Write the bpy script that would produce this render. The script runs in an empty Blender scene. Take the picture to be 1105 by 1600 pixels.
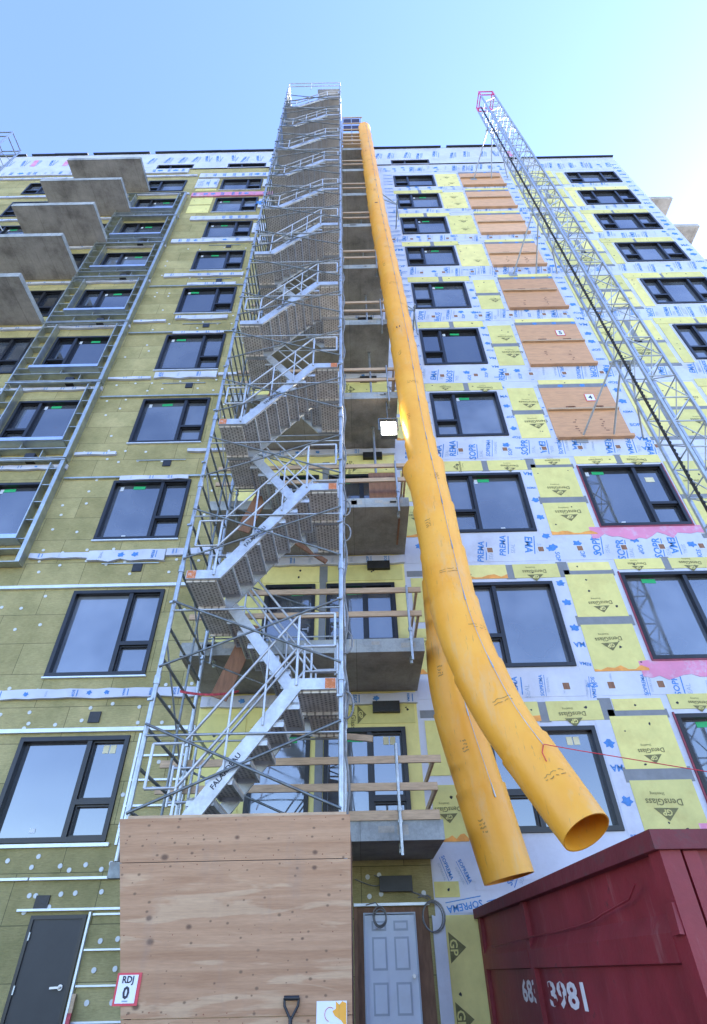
import bpy, math, random
from mathutils import Vector, Matrix
random.seed(7)
R = math.radians
SC = bpy.context.scene
COL = SC.collection

# ---------------------------------------------------------------- camera, sky, sun, exposure
cd = bpy.data.cameras.new('camera'); cam = bpy.data.objects.new('camera', cd); COL.objects.link(cam)
cd.sensor_width = 36; cd.lens = 860/1600*36; cd.clip_start = .05; cd.clip_end = 3000
cam.matrix_world = Matrix.Translation((0, -10.2, 1.35)) @ Matrix.Rotation(R(90+40), 4, 'X') @ Matrix.Rotation(R(-1.2), 4, 'Z')
SC.camera = cam
SUN_EL, SUN_AZ = 38, 64            # sun behind the building, to the right (azimuth from +Y towards +X)
w = bpy.data.worlds.new('World'); SC.world = w; w.use_nodes = True
nt = w.node_tree; nt.nodes.clear()
wo = nt.nodes.new('ShaderNodeOutputWorld'); bg = nt.nodes.new('ShaderNodeBackground')
sky = nt.nodes.new('ShaderNodeTexSky'); sky.sky_type = 'NISHITA'; sky.sun_disc = False
sky.sun_elevation = R(SUN_EL); sky.sun_rotation = R(SUN_AZ); sky.air_density = 1.0; sky.dust_density = .15; sky.ozone_density = 3.0
bg.inputs['Strength'].default_value = .15
hs = nt.nodes.new('ShaderNodeHueSaturation'); hs.inputs['Saturation'].default_value = 1.06; hs.inputs['Hue'].default_value = .514; nt.links.new(sky.outputs[0], hs.inputs['Color']); nt.links.new(hs.outputs[0], bg.inputs[0]); nt.links.new(bg.outputs[0], wo.inputs[0])
sl = bpy.data.lights.new('sun', 'SUN'); sl.energy = 3.5; sl.angle = R(.5); sl.color = (1, .95, .86)
so = bpy.data.objects.new('sun', sl); COL.objects.link(so)
sd = Vector((math.sin(R(SUN_AZ))*math.cos(R(SUN_EL)), math.cos(R(SUN_AZ))*math.cos(R(SUN_EL)), math.sin(R(SUN_EL))))
so.rotation_euler = sd.to_track_quat('Z', 'Y').to_euler(); so.location = (30, 30, 60)
SC.view_settings.view_transform = 'Standard'; SC.view_settings.look = 'None'
SC.view_settings.exposure = 2.25; SC.view_settings.gamma = 1

# ---------------------------------------------------------------- materials
def nodes(name):
    m = bpy.data.materials.new(name); m.use_nodes = True; t = m.node_tree
    return m, t, t.nodes['Principled BSDF'], t.nodes, t.links
def N(t, typ, **kw):
    n = t.nodes.new(typ)
    for k, v in kw.items():
        if k in n.inputs: n.inputs[k].default_value = v
        else: setattr(n, k, v)
    return n
def coords(t, scale=(1, 1, 1)):
    c = N(t, 'ShaderNodeTexCoord'); mp = N(t, 'ShaderNodeMapping'); mp.inputs['Scale'].default_value = scale
    t.links.new(c.outputs['Object'], mp.inputs[0]); return mp.outputs[0]
def ramp(t, src, stops):
    r = N(t, 'ShaderNodeValToRGB'); e = r.color_ramp.elements
    while len(e) < len(stops): e.new(.5)
    for i, (p, c) in enumerate(stops):
        e[i].position = p; e[i].color = (*c, 1) if isinstance(c, tuple) else (c, c, c, 1)
    t.links.new(src, r.inputs[0]); return r.outputs[0]
def mixc(t, fac, a, b, mode='MIX'):
    m = N(t, 'ShaderNodeMix', data_type='RGBA', blend_type=mode)
    for s, v in ((0, fac), (6, a), (7, b)):
        if hasattr(v, 'is_output') or isinstance(v, bpy.types.NodeSocket): t.links.new(v, m.inputs[s])
        elif isinstance(v, tuple): m.inputs[s].default_value = (*v, 1)
        else: m.inputs[s].default_value = v
    return m.outputs[2]
def bump(t, b, src, strength=.3, dist=.01):
    n = N(t, 'ShaderNodeBump', Strength=strength, Distance=dist); t.links.new(src, n.inputs['Height']); t.links.new(n.outputs[0], b.inputs['Normal'])
def mat(name, col, rough=.6, metal=0., var=.15, scale=3., bs=0., bscale=60., stretch=(1, 1, 1), dirt=None, damt=.5, dscale=1.2):
    m, t, b, ns, L = nodes(name)
    v = coords(t, stretch)
    n = N(t, 'ShaderNodeTexNoise', Scale=scale, Detail=8., Roughness=.65); L.new(v, n.inputs['Vector'])
    c = ramp(t, n.outputs[0], [(.3, tuple(x*(1-var) for x in col)), (.7, tuple(min(1, x*(1+var)) for x in col))])
    if dirt:
        d = N(t, 'ShaderNodeTexNoise', Scale=dscale, Detail=10., Roughness=.75); L.new(v, d.inputs['Vector'])
        c = mixc(t, ramp(t, d.outputs[0], [(.52, 0.), (.68, damt)]), c, dirt)
    L.new(c, b.inputs['Base Color']); b.inputs['Roughness'].default_value = rough; b.inputs['Metallic'].default_value = metal
    if bs:
        n2 = N(t, 'ShaderNodeTexNoise', Scale=bscale, Detail=4.); L.new(v, n2.inputs['Vector']); bump(t, b, n2.outputs[0], bs)
    return m
M = {}
M['white'] = mat('white_membrane', (.56, .585, .67),   .45, var=.12, scale=1.1, bs=.55, bscale=5, dirt=(.38, .37, .42), damt=.55, dscale=.8)
M['pinkmem'] = mat('primed_membrane', (.68, .24, .38), .5, var=.12, scale=1.5, bs=.2, bscale=9, dirt=(.56, .55, .64), damt=.95, dscale=2.2)
M['blueink'] = mat('blue_ink', (.06, .22, .55), .6, var=.25, scale=14)
M['greyink'] = mat('grey_ink', (.30, .38, .50), .6, var=.25, scale=14)
M['yellow'] = mat('yellow_sheathing', (.74, .67, .24), .75, var=.1, scale=2.5, bs=.1, dirt=(.55, .40, .12), damt=.35, dscale=1.1)
_t = M['yellow'].node_tree; _b = _t.nodes['Principled BSDF']; _src = _b.inputs['Base Color'].links[0].from_socket; _oi = N(_t, 'ShaderNodeObjectInfo')
_t.links.new(mixc(_t, 1., _src, ramp(_t, _oi.outputs['Random'], [(0., (.84, .86, .9)), (.6, (1., 1., 1.)), (1., (1.08, 1.05, 1.15))]), 'MULTIPLY'), _b.inputs['Base Color'])
M['orangestain'] = mat('orange_primer', (.75, .32, .07), .7, var=.25, scale=5)
M['oliveink'] = mat('olive_ink', (.17, .16, .06), .7, var=.3, scale=12)
M['greytape'] = mat('grey_tape', (.20, .21, .22), .5, var=.15, scale=4, bs=.2, bscale=20)
M['black'] = mat('black_aluminium', (.012, .013, .016), .38, var=.3, scale=5)
M['rubber'] = mat('black_plastic', (.015, .015, .017), .45, var=.4, scale=8, bs=.5, bscale=25)
M['galv'] = mat('galvanised_steel', (.40, .43, .45), .42, .75, var=.25, scale=7, dirt=(.25, .2, .16), damt=.3)
M['stud'] = mat('stud_steel', (.46, .49, .47), .40, .8, var=.2, scale=5)
M['sillblue'] = mat('bright_flashing', (.50, .58, .72), .35, .7, var=.12, scale=5)
M['alu'] = mat('aluminium', (.50, .52, .54), .45, .55, var=.2, scale=6, dirt=(.27, .25, .23), damt=.6)
M['darksteel'] = mat('weathered_tube', (.19, .21, .215), .5, .7, var=.35, scale=9, dirt=(.16, .09, .05), damt=.5, dscale=4)
M['orangepaint'] = mat('orange_paint', (.50, .15, .04), .6, var=.3, scale=14, dirt=(.45, .43, .42), damt=.9, dscale=14)
M['timber'] = mat('timber', (.50, .35, .22), .75, var=.22, scale=5, stretch=(1, 6, 8), bs=.1, dirt=(.26, .17, .1), damt=.5, dscale=2)
M['brownwood'] = mat('brown_wood', (.26, .13, .075), .8, var=.25, scale=4, stretch=(6, 6, 1), bs=.1)
M['girt'] = mat('bright_strip', (.68, .73, .78), .4, .3, var=.1, scale=4)
M['disc'] = mat('washer_white', (.62, .64, .62), .55, var=.1, scale=20)
M['door'] = mat('dark_door', (.028, .029, .031), .5, var=.15, scale=3)
M['whitedoor'] = mat('white_door', (.66, .71, .80), .5, var=.04, scale=3, dirt=(.5, .5, .5), damt=.25)
M['panelgroove'] = mat('panel_moulding', (.42, .47, .55), .55, var=.06, scale=3)
M['chrome'] = mat('chrome', (.5, .5, .52), .45, 1., var=.05)
M['paper'] = mat('white_paper', (.78, .80, .84), .7, var=.03)
M['redsign'] = mat('red_sign', (.62, .06, .08), .5, var=.1, scale=8)
M['ink'] = mat('black_ink', (.03, .03, .04), .6, var=.1)
M['green'] = mat('green_sticker', (.02, .42, .14), .5, var=.1)
M['cream'] = mat('cream_sticker', (.72, .66, .42), .6, var=.05)
M['stickwhite'] = mat('white_sticker', (.60, .64, .68), .6, var=.05)
M['redrope'] = mat('red_rope', (.55, .03, .05), .7, var=.3, scale=30)
M['redtape'] = mat('red_tape', (.50, .06, .08), .6, var=.5, scale=18)
M['cable'] = mat('grey_cable', (.20, .20, .20), .6, .3, var=.3, scale=12)
M['ground'] = mat('gravel', (.17, .168, .16), .95, var=.3, scale=6, bs=.6, bscale=30, dirt=(.28, .28, .28), damt=.5, dscale=.4)
M['mesh'] = mat('dark_netting', (.03, .03, .07), .8, var=.3, scale=10)
M['primeredge'] = mat('dark_red_primer', (.26, .045, .07), .6, var=.3, scale=8)
M['redcap'] = mat('red_cap', (.62, .07, .16), .5, var=.15, scale=5)
M['skyhook'] = mat('mast_steel', (.44, .47, .49), .42, .7, var=.2, scale=6)
M['rim'] = mat('scraped_rim_paint', (.13, .012, .018), .6, var=.3, scale=4, dirt=(.05, .03, .028), damt=.9, dscale=4, bs=.5, bscale=12)
M['rust'] = mat('rust', (.20, .07, .04), .9, var=.4, scale=9)
M['number'] = mat('worn_white_paint', (.70, .66, .66), .6, var=.1, scale=6, dirt=(.35, .2, .2), damt=.4, dscale=7)

def wool():
    m, t, b, ns, L = nodes('mineral_wool')
    c = N(t, 'ShaderNodeTexCoord'); s = N(t, 'ShaderNodeSeparateXYZ'); k = N(t, 'ShaderNodeCombineXYZ')
    L.new(c.outputs['Object'], s.inputs[0]); L.new(s.outputs[0], k.inputs[0]); L.new(s.outputs[2], k.inputs[1])
    br = N(t, 'ShaderNodeTexBrick', Scale=1., **{'Mortar Size': .006, 'Mortar Smooth': .2, 'Brick Width': 1.35, 'Row Height': .66, 'Bias': 0.})
    L.new(k.outputs[0], br.inputs[0])
    br.inputs['Color1'].default_value = (.335, .285, .125, 1); br.inputs['Color2'].default_value = (.44, .38, .18, 1); br.inputs['Mortar'].default_value = (.14, .125, .06, 1)
    n = N(t, 'ShaderNodeTexNoise', Scale=1.3, Detail=9., Roughness=.7); L.new(k.outputs[0], n.inputs['Vector'])
    c1 = mixc(t, 1., br.outputs[0], ramp(t, n.outputs[0], [(.3, (.70, .74, .66)), (.7, (1.24, 1.2, 1.2))]), 'MULTIPLY')
    mp = N(t, 'ShaderNodeMapping'); mp.inputs['Scale'].default_value = (9, 60, 1); L.new(k.outputs[0], mp.inputs[0])
    f = N(t, 'ShaderNodeTexNoise', Scale=1., Detail=6., Roughness=.8); L.new(mp.outputs[0], f.inputs['Vector'])
    c2 = mixc(t, 1., c1, ramp(t, f.outputs[0], [(.35, .8), (.65, 1.15)]), 'MULTIPLY')
    L.new(c2, b.inputs['Base Color']); b.inputs['Roughness'].default_value = .95
    hm = N(t, 'ShaderNodeMath', operation='MULTIPLY_ADD'); L.new(n.outputs[0], hm.inputs[0]); hm.inputs[1].default_value = 2.5; L.new(f.outputs[0], hm.inputs[2])
    bump(t, b, hm.outputs[0], .55, .03); return m
M['wool'] = wool()
def plywood(name, a, bcol, pale, seams=True):
    m, t, b, ns, L = nodes(name)
    c = N(t, 'ShaderNodeTexCoord'); s = N(t, 'ShaderNodeSeparateXYZ'); k = N(t, 'ShaderNodeCombineXYZ')
    L.new(c.outputs['Object'], s.inputs[0]); L.new(s.outputs[0], k.inputs[0]); L.new(s.outputs[2], k.inputs[1])
    def mapped(sc, tex, **kw):
        mp = N(t, 'ShaderNodeMapping'); mp.inputs['Scale'].default_value = sc; L.new(k.outputs[0], mp.inputs[0])
        n = N(t, tex, **kw); L.new(mp.outputs[0], n.inputs['Vector']); return n
    g = mapped((.45, 13, 1), 'ShaderNodeTexNoise', Scale=1., Detail=9., Roughness=.6, Distortion=.7)
    c1 = ramp(t, g.outputs[0], [(.28, a), (.72, bcol)])
    pn = mapped((.7, 4.5, 1), 'ShaderNodeTexNoise', Scale=1.15, Detail=4., Roughness=.55, Distortion=1.)
    zr = N(t, 'ShaderNodeMapRange'); zr.inputs['From Min'].default_value = 2.35; zr.inputs['From Max'].default_value = 2.05; L.new(s.outputs[2], zr.inputs[0])
    pm = N(t, 'ShaderNodeMath', operation='MULTIPLY'); L.new(ramp(t, pn.outputs[0], [(.54, 0.), (.60, .7)]), pm.inputs[0]); L.new(zr.outputs[0], pm.inputs[1])
    c1 = mixc(t, pm.outputs[0], c1, mixc(t, .5, c1, pale))
    fn = mapped((7, 75, 1), 'ShaderNodeTexNoise', Scale=1., Detail=5., Roughness=.7)
    c1 = mixc(t, 1., c1, ramp(t, fn.outputs[0], [(.3, .84), (.7, 1.08)]), 'MULTIPLY')
    kv = mapped((2.6, 3.6, 1), 'ShaderNodeTexVoronoi', Scale=1., Randomness=1., voronoi_dimensions='2D')
    wb = mapped((9, 9, 1), 'ShaderNodeTexNoise', Scale=1., Detail=3.)
    def knot(vn, lo, hi):
        sx = N(t, 'ShaderNodeSeparateColor'); L.new(vn.outputs['Color'], sx.inputs[0])
        q = N(t, 'ShaderNodeMapRange'); q.inputs['From Min'].default_value = .22; q.inputs['To Min'].default_value = .004; q.inputs['To Max'].default_value = 1.; L.new(sx.outputs[0], q.inputs[0])
        q1 = N(t, 'ShaderNodeMath', operation='MULTIPLY_ADD'); L.new(wb.outputs[0], q1.inputs[0]); q1.inputs[1].default_value = .06; L.new(vn.outputs['Distance'], q1.inputs[2])
        q2 = N(t, 'ShaderNodeMath', operation='DIVIDE'); L.new(q1.outputs[0], q2.inputs[0]); L.new(q.outputs[0], q2.inputs[1])
        return ramp(t, q2.outputs[0], [(lo, .85), (hi, 0.)])
    c1 = mixc(t, knot(kv, .085, .16), c1, (.11, .055, .03))
    kv2 = mapped((6.5, 9, 1), 'ShaderNodeTexVoronoi', Scale=1., Randomness=1., voronoi_dimensions='2D')
    c1 = mixc(t, knot(kv2, .09, .18), c1, (.15, .085, .045))
    st_ = mapped((2.2, .5, 1), 'ShaderNodeTexNoise', Scale=1.6, Detail=6., Roughness=.7)
    c1 = mixc(t, ramp(t, st_.outputs[0], [(.55, 0.), (.75, .45)]), c1, (.30, .20, .14))
    L.new(c1, b.inputs['Base Color']); b.inputs['Roughness'].default_value = .7; bump(t, b, fn.outputs[0], .15, .004); return m
M['ply'] = plywood('hoarding_plywood', (.36, .185, .09), (.51, .30, .165), (.66, .48, .29))
M['formply'] = mat('orange_plywood', (.62, .34, .17), .6, var=.14, scale=2.5, stretch=(1, 1, 5), dirt=(.42, .23, .12), damt=.6, dscale=1.4)
_t = M['formply'].node_tree; _b = _t.nodes['Principled BSDF']; _src = _b.inputs['Base Color'].links[0].from_socket; _oi = N(_t, 'ShaderNodeObjectInfo')
_t.links.new(mixc(_t, 1., _src, ramp(_t, _oi.outputs['Random'], [(0., (.72, .70, .72)), (.5, (1., 1., 1.)), (1., (1.2, 1.3, 1.45))]), 'MULTIPLY'), _b.inputs['Base Color'])
M['brownply'] = mat('brown_plywood', (.20, .105, .06), .75, var=.3, scale=3, stretch=(5, 1, 1), bs=.1)
def concrete(name, col):
    m, t, b, ns, L = nodes(name); v = coords(t)
    n = N(t, 'ShaderNodeTexNoise', Scale=1.1, Detail=10., Roughness=.7); L.new(v, n.inputs['Vector'])
    n2 = N(t, 'ShaderNodeTexNoise', Scale=26., Detail=6., Roughness=.8); L.new(v, n2.inputs['Vector'])
    c1 = ramp(t, n.outputs[0], [(.32, tuple(x*.55 for x in col)), (.5, col), (.68, tuple(x*1.3 for x in col))])
    c2 = mixc(t, 1., c1, ramp(t, n2.outputs[0], [(.3, .84), (.7, 1.12)]), 'MULTIPLY')
    jb = N(t, 'ShaderNodeTexBrick', Scale=1., **{'Mortar Size': .008, 'Mortar Smooth': .6, 'Brick Width': 1.22, 'Row Height': 2.4, 'Bias': 0.}); L.new(v, jb.inputs[0])
    jb.inputs['Color1'].default_value = (.93, .93, .93, 1); jb.inputs['Color2'].default_value = (1.08, 1.07, 1.05, 1); jb.inputs['Mortar'].default_value = (.6, .6, .58, 1)
    c2 = mixc(t, 1., c2, jb.outputs[0], 'MULTIPLY')
    vs_ = coords(t, (7, .6, .6)); ns_ = N(t, 'ShaderNodeTexNoise', Scale=1.2, Detail=6., Roughness=.7); L.new(vs_, ns_.inputs['Vector'])
    c2 = mixc(t, ramp(t, ns_.outputs[0], [(.56, 0.), (.72, .5)]), c2, tuple(x*.45 for x in col))
    L.new(c2, b.inputs['Base Color']); b.inputs['Roughness'].default_value = .9; bump(t, b, n2.outputs[0], .25, .006); return m
M['conc'] = concrete('balcony_concrete', (.40, .375, .33))
M['concdark'] = concrete('darker_concrete', (.33, .305, .265))  # darker tone of the same concrete, for the core and central balconies
M['concedge'] = concrete('slab_edge_concrete', (.34, .36, .36))
def glass():
    m, t, b, ns, L = nodes('window_glass'); v = coords(t)
    n = N(t, 'ShaderNodeTexNoise', Scale=.5, Detail=3.); L.new(v, n.inputs['Vector'])
    L.new(ramp(t, n.outputs[0], [(.35, (.016, .026, .045)), (.7, (.05, .07, .10))]), b.inputs['Base Color'])
    b.inputs['Roughness'].default_value = .03; b.inputs['IOR'].default_value = 2.55
    oi = N(t, 'ShaderNodeObjectInfo'); cc = ramp(t, n.outputs[0], [(.38, (.03, .036, .045)), (.62, (.085, .095, .11))])
    L.new(mixc(t, 1., cc, ramp(t, oi.outputs['Random'], [(0., .3), (1., 2.3)]), 'MULTIPLY'), b.inputs['Base Color'])
    du = N(t, 'ShaderNodeTexNoise', Scale=2.2, Detail=9., Roughness=.75); L.new(v, du.inputs['Vector'])
    L.new(ramp(t, du.outputs[0], [(.45, .015), (.75, .16)]), b.inputs['Roughness'])
    n2 = N(t, 'ShaderNodeTexNoise', Scale=.9, Detail=1.); L.new(v, n2.inputs['Vector']); bump(t, b, n2.outputs[0], .16, .03); return m
M['glass'] = glass()
def treadmat():
    m, t, b, ns, L = nodes('perforated_tread'); v = coords(t)
    c = N(t, 'ShaderNodeTexCoord'); mp = N(t, 'ShaderNodeMapping'); mp.inputs['Rotation'].default_value = (0, 0, R(90)); L.new(c.outputs['Object'], mp.inputs[0])
    br = N(t, 'ShaderNodeTexBrick', Scale=1., **{'Mortar Size': .016, 'Mortar Smooth': .2, 'Brick Width': .075, 'Row Height': .055, 'Bias': 0.}); L.new(mp.outputs[0], br.inputs[0])
    br.inputs['Color1'].default_value = (.24, .225, .21, 1); br.inputs['Color2'].default_value = (.38, .36, .335, 1); br.inputs['Mortar'].default_value = (.68, .66, .62, 1)
    n = N(t, 'ShaderNodeTexNoise', Scale=5., Detail=8., Roughness=.7); L.new(v, n.inputs['Vector'])
    L.new(mixc(t, 1., br.outputs[0], ramp(t, n.outputs[0], [(.3, (.72, .68, .62)), (.7, (1.15, 1.12, 1.1))]), 'MULTIPLY'), b.inputs['Base Color'])
    b.inputs['Roughness'].default_value = .6; b.inputs['Metallic'].default_value = .35; return m
M['tread'] = treadmat()
def chutemat():
    m, t, b, ns, L = nodes('yellow_polyethylene'); v = coords(t)
    n = N(t, 'ShaderNodeTexNoise', Scale=.7, Detail=8., Roughness=.6); L.new(v, n.inputs['Vector'])
    c1 = ramp(t, n.outputs[0], [(.35, (.84, .35, .022)), (.62, (.90, .43, .045))])
    v2 = coords(t, (2.5, 2.5, .7)); d = N(t, 'ShaderNodeTexNoise', Scale=1.1, Detail=10., Roughness=.75); L.new(v2, d.inputs['Vector'])
    c2 = mixc(t, ramp(t, d.outputs[0], [(.52, 0.), (.70, .45)]), c1, (.60, .46, .27))
    v3 = coords(t, (26, 26, 2)); sc = N(t, 'ShaderNodeTexNoise', Scale=1., Detail=4., Roughness=.7); L.new(v3, sc.inputs['Vector'])
    c2 = mixc(t, ramp(t, sc.outputs[0], [(.62, 0.), (.70, .6)]), c2, (.38, .22, .07))
    L.new(c2, b.inputs['Base Color']); b.inputs['Roughness'].default_value = .46; w1 = N(t, 'ShaderNodeTexNoise', Scale=2.4, Detail=3.); L.new(v, w1.inputs['Vector']); bump(t, b, w1.outputs[0], .35, .06); return m
M['chute'] = chutemat()
def redpaint():
    m, t, b, ns, L = nodes('dumpster_paint'); v = coords(t)
    n = N(t, 'ShaderNodeTexNoise', Scale=1.6, Detail=8., Roughness=.65); L.new(v, n.inputs['Vector'])
    c1 = ramp(t, n.outputs[0], [(.3, (.14, .008, .013)), (.7, (.24, .017, .027))])
    v2 = coords(t, (6, 6, .6)); d = N(t, 'ShaderNodeTexNoise', Scale=1.5, Detail=9., Roughness=.75); L.new(v2, d.inputs['Vector'])
    c2 = mixc(t, ramp(t, d.outputs[0], [(.56, 0.), (.72, .5)]), c1, (.28, .14, .13))
    e = N(t, 'ShaderNodeTexNoise', Scale=3.2, Detail=10., Roughness=.8); L.new(v, e.inputs['Vector'])
    c3 = mixc(t, ramp(t, e.outputs[0], [(.60, 0.), (.66, .85)]), c2, (.035, .018, .016))
    L.new(c3, b.inputs['Base Color']); b.inputs['Roughness'].default_value = .5; bump(t, b, n.outputs[0], .35, .03); return m
M['red'] = redpaint()
m_, t_, b_, _, _ = nodes('lamp_glow'); b_.inputs['Emission Color'].default_value = (1, .93, .75, 1); b_.inputs['Emission Strength'].default_value = 14; M['lamp'] = m_

# ---------------------------------------------------------------- mesh helpers
class MB:
    def __init__(s): s.v = []; s.f = []; s.m = []; s.s = []
    def add(s, vs, fs, mi=0, sm=False):
        o = len(s.v); s.v += [tuple(v) for v in vs]
        for f in fs: s.f.append(tuple(i+o for i in f)); s.m.append(mi); s.s.append(sm)
        return s
    def box(s, x0, x1, y0, y1, z0, z1, mi=0):
        return s.add([(x0,y0,z0),(x1,y0,z0),(x1,y1,z0),(x0,y1,z0),(x0,y0,z1),(x1,y0,z1),(x1,y1,z1),(x0,y1,z1)],
              [(3,2,1,0),(4,5,6,7),(0,1,5,4),(1,2,6,5),(2,3,7,6),(3,0,4,7)], mi)
    def bar(s, p, q, w_, h_, up=(0,0,1), mi=0):
        p, q = Vector(p), Vector(q); d = (q-p).normalized(); u = Vector(up)
        if abs(d.dot(u)) > .98: u = Vector((0,1,0))
        a = d.cross(u).normalized()*w_/2; b = a.cross(d).normalized()*h_/2
        return s.add([p-a-b,p+a-b,p+a+b,p-a+b,q-a-b,q+a-b,q+a+b,q-a+b],[(3,2,1,0),(4,5,6,7),(0,1,5,4),(1,2,6,5),(2,3,7,6),(3,0,4,7)], mi)
    def tube(s, pts, r, n=8, mi=0, cap=True):
        pts = [Vector(p) for p in pts]; rings = []; prev = None
        for i, p in enumerate(pts):
            d = (pts[min(i+1,len(pts)-1)]-pts[max(i-1,0)]).normalized()
            if prev is None: u = d.orthogonal().normalized()
            else: u = (prev-d*prev.dot(d)).normalized()
            prev = u; v = d.cross(u); rr = r[i] if isinstance(r, (list, tuple)) else r
            rings.append([p+(u*math.cos(2*math.pi*k/n)+v*math.sin(2*math.pi*k/n))*rr for k in range(n)])
        fs = [(i*n+k, i*n+(k+1)%n, (i+1)*n+(k+1)%n, (i+1)*n+k) for i in range(len(pts)-1) for k in range(n)]
        s.add([v for g in rings for v in g], fs, mi, True)
        if cap:
            s.add(rings[0], [tuple(range(n))[::-1]], mi); s.add(rings[-1], [tuple(range(n))], mi)
        return s
    def poly(s, pts, y0, y1, mi=0):          # outline in x,z given depth y0 (front) .. y1
        n = len(pts)
        vs = [(x,y0,z) for x,z in pts]+[(x,y1,z) for x,z in pts]
        return s.add(vs, [tuple(range(n)), tuple(range(2*n-1,n-1,-1))]+[(i,(i+1)%n,n+(i+1)%n,n+i) for i in range(n)], mi)
    def disc(s, x, z, y, r, mi=0, n=10, th=.012):
        a = [(x+r*math.cos(2*math.pi*k/n), z+r*math.sin(2*math.pi*k/n)) for k in range(n)]
        return s.poly(a, y-th, y+.005, mi)
    def build(s, name, mats, parent=None, loc=None):
        me = bpy.data.meshes.new(name); me.from_pydata(s.v, [], s.f)
        for m in (mats if isinstance(mats, (list, tuple)) else [mats]): me.materials.append(M[m] if isinstance(m, str) else m)
        me.polygons.foreach_set('material_index', s.m); me.polygons.foreach_set('use_smooth', s.s); me.update()
        o = bpy.data.objects.new(name, me); COL.objects.link(o)
        if parent: o.parent = parent
        if loc: o.location = loc
        return o
def tag(o, label=None, cat=None, group=None, kind=None):
    for k, v in (('label', label), ('category', cat), ('group', group), ('kind', kind)):
        if v: o[k] = v
    return o
def thing(name, label, cat, loc=(0,0,0), group=None, rz=0):
    o = bpy.data.objects.new(name, None); COL.objects.link(o); o.location = loc; o.rotation_euler.z = rz; o.empty_display_size = .2
    return tag(o, label, cat, group)
def copy_tree(o, parent, dz):
    c = o.copy(); COL.objects.link(c); c.parent = parent; c.location.z += dz
    for ch in o.children:
        d = ch.copy(); COL.objects.link(d); d.parent = c
    return c
_tc = {}
def glyphs(txt, bold=0.):
    if (txt, bold) not in _tc:
        cu = bpy.data.curves.new('t', 'FONT'); cu.body = txt; cu.size = 1; cu.offset = bold; cu.resolution_u = 2
        o = bpy.data.objects.new('t', cu); COL.objects.link(o); dg = bpy.context.evaluated_depsgraph_get()
        me = o.evaluated_get(dg).to_mesh()
        vs = [(v.co.x, v.co.y) for v in me.vertices]; fs = [tuple(p.vertices) for p in me.polygons]
        o.evaluated_get(dg).to_mesh_clear(); bpy.data.objects.remove(o); bpy.data.curves.remove(cu)
        x0 = min(v[0] for v in vs); x1 = max(v[0] for v in vs); y0 = min(v[1] for v in vs); y1 = max(v[1] for v in vs)
        _tc[(txt, bold)] = ([(x-(x0+x1)/2, y-(y0+y1)/2) for x, y in vs], fs, x1-x0, y1-y0)
    return _tc[(txt, bold)]
def word(mb, txt, cx, cz, y, length, rot=0, bold=.02, mi=0, clip=None):   # lettering lying on a wall that faces -Y
    vs, fs, wd, ht = glyphs(txt, bold); k = length/wd; ca, sa = math.cos(R(rot))*k, math.sin(R(rot))*k
    P = [(cx+a*ca-b*sa, y, cz+a*sa+b*ca) for a, b in vs]
    if clip: fs = [f for f in fs if all(clip[0] <= P[i][0] <= clip[1] and clip[2] <= P[i][2] <= clip[3] for i in f)]
    mb.add(P, fs, mi); return ht*k
def quad(mb, cx, cz, y, w_, h_, rot=0, mi=0):
    ca, sa = math.cos(R(rot)), math.sin(R(rot))
    mb.add([(cx+a*ca-b*sa, y, cz+a*sa+b*ca) for a, b in ((-w_/2,-h_/2),(w_/2,-h_/2),(w_/2,h_/2),(-w_/2,h_/2))], [(0,1,2,3)], mi)
def blot(mb, cx, cz, y, r, rot=0, mi=0):      # the printed blue animal-like emblem as an irregular blot
    pr = [1,.75,1,.6,.95,.5,.9,.8,.55,1,.7,.95]
    pts = [(cx+r*pr[i]*math.cos(R(rot+30*i)), y, cz+r*.8*pr[i]*math.sin(R(rot+30*i))) for i in range(12)]
    mb.add(pts+[(cx,y,cz)], [(i,(i+1)%12,12) for i in range(12)], mi)
def soprema(mb, cx, cz, y, length, rot, small=True, clip=None):
    h = word(mb, 'SOPREMA', cx, cz, y, length, rot, .022, 0, clip)
    ca, sa = math.cos(R(rot)), math.sin(R(rot)); d = -h*.95
    if clip is None:
        quad(mb, cx-d*sa, cz+d*ca, y, length, h*.14, rot, 0)
        if small: d = -h*1.75; word(mb, 'SOPRASEAL', cx-d*sa+length*.05*ca, cz+d*ca+length*.05*sa, y, length*.72, rot, .0, 1)
def densglass(mb, cx, cz, y, length, rot=180):
    ca, sa = math.cos(R(rot)), math.sin(R(rot))
    def at(a, b): return cx+a*ca-b*sa, cz+a*sa+b*ca
    h = word(mb, 'DensGlass', *at(0, 0), y, length, rot, .012)
    word(mb, 'Sheathing', *at(length*.12, -h*1.25), y, length*.4, rot, 0.)
    s_ = length*.34; c0 = at(0, h*.75)
    tri = [at(-s_, h*.85), at(s_, h*.85), at(0, h*.85+s_*.95)]
    mb.add([(p[0], y, p[1]) for p in tri], [(0,1,2)], 0)
    word(mb, 'GP', *at(0, h*.85+s_*.34), y-.003, s_*.78, rot, .03, 1)
def catenary(p, q, sag, n=12):
    p, q = Vector(p), Vector(q)
    return [p.lerp(q, i/n)-Vector((0,0,sag*4*(i/n)*(1-i/n))) for i in range(n+1)]

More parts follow.
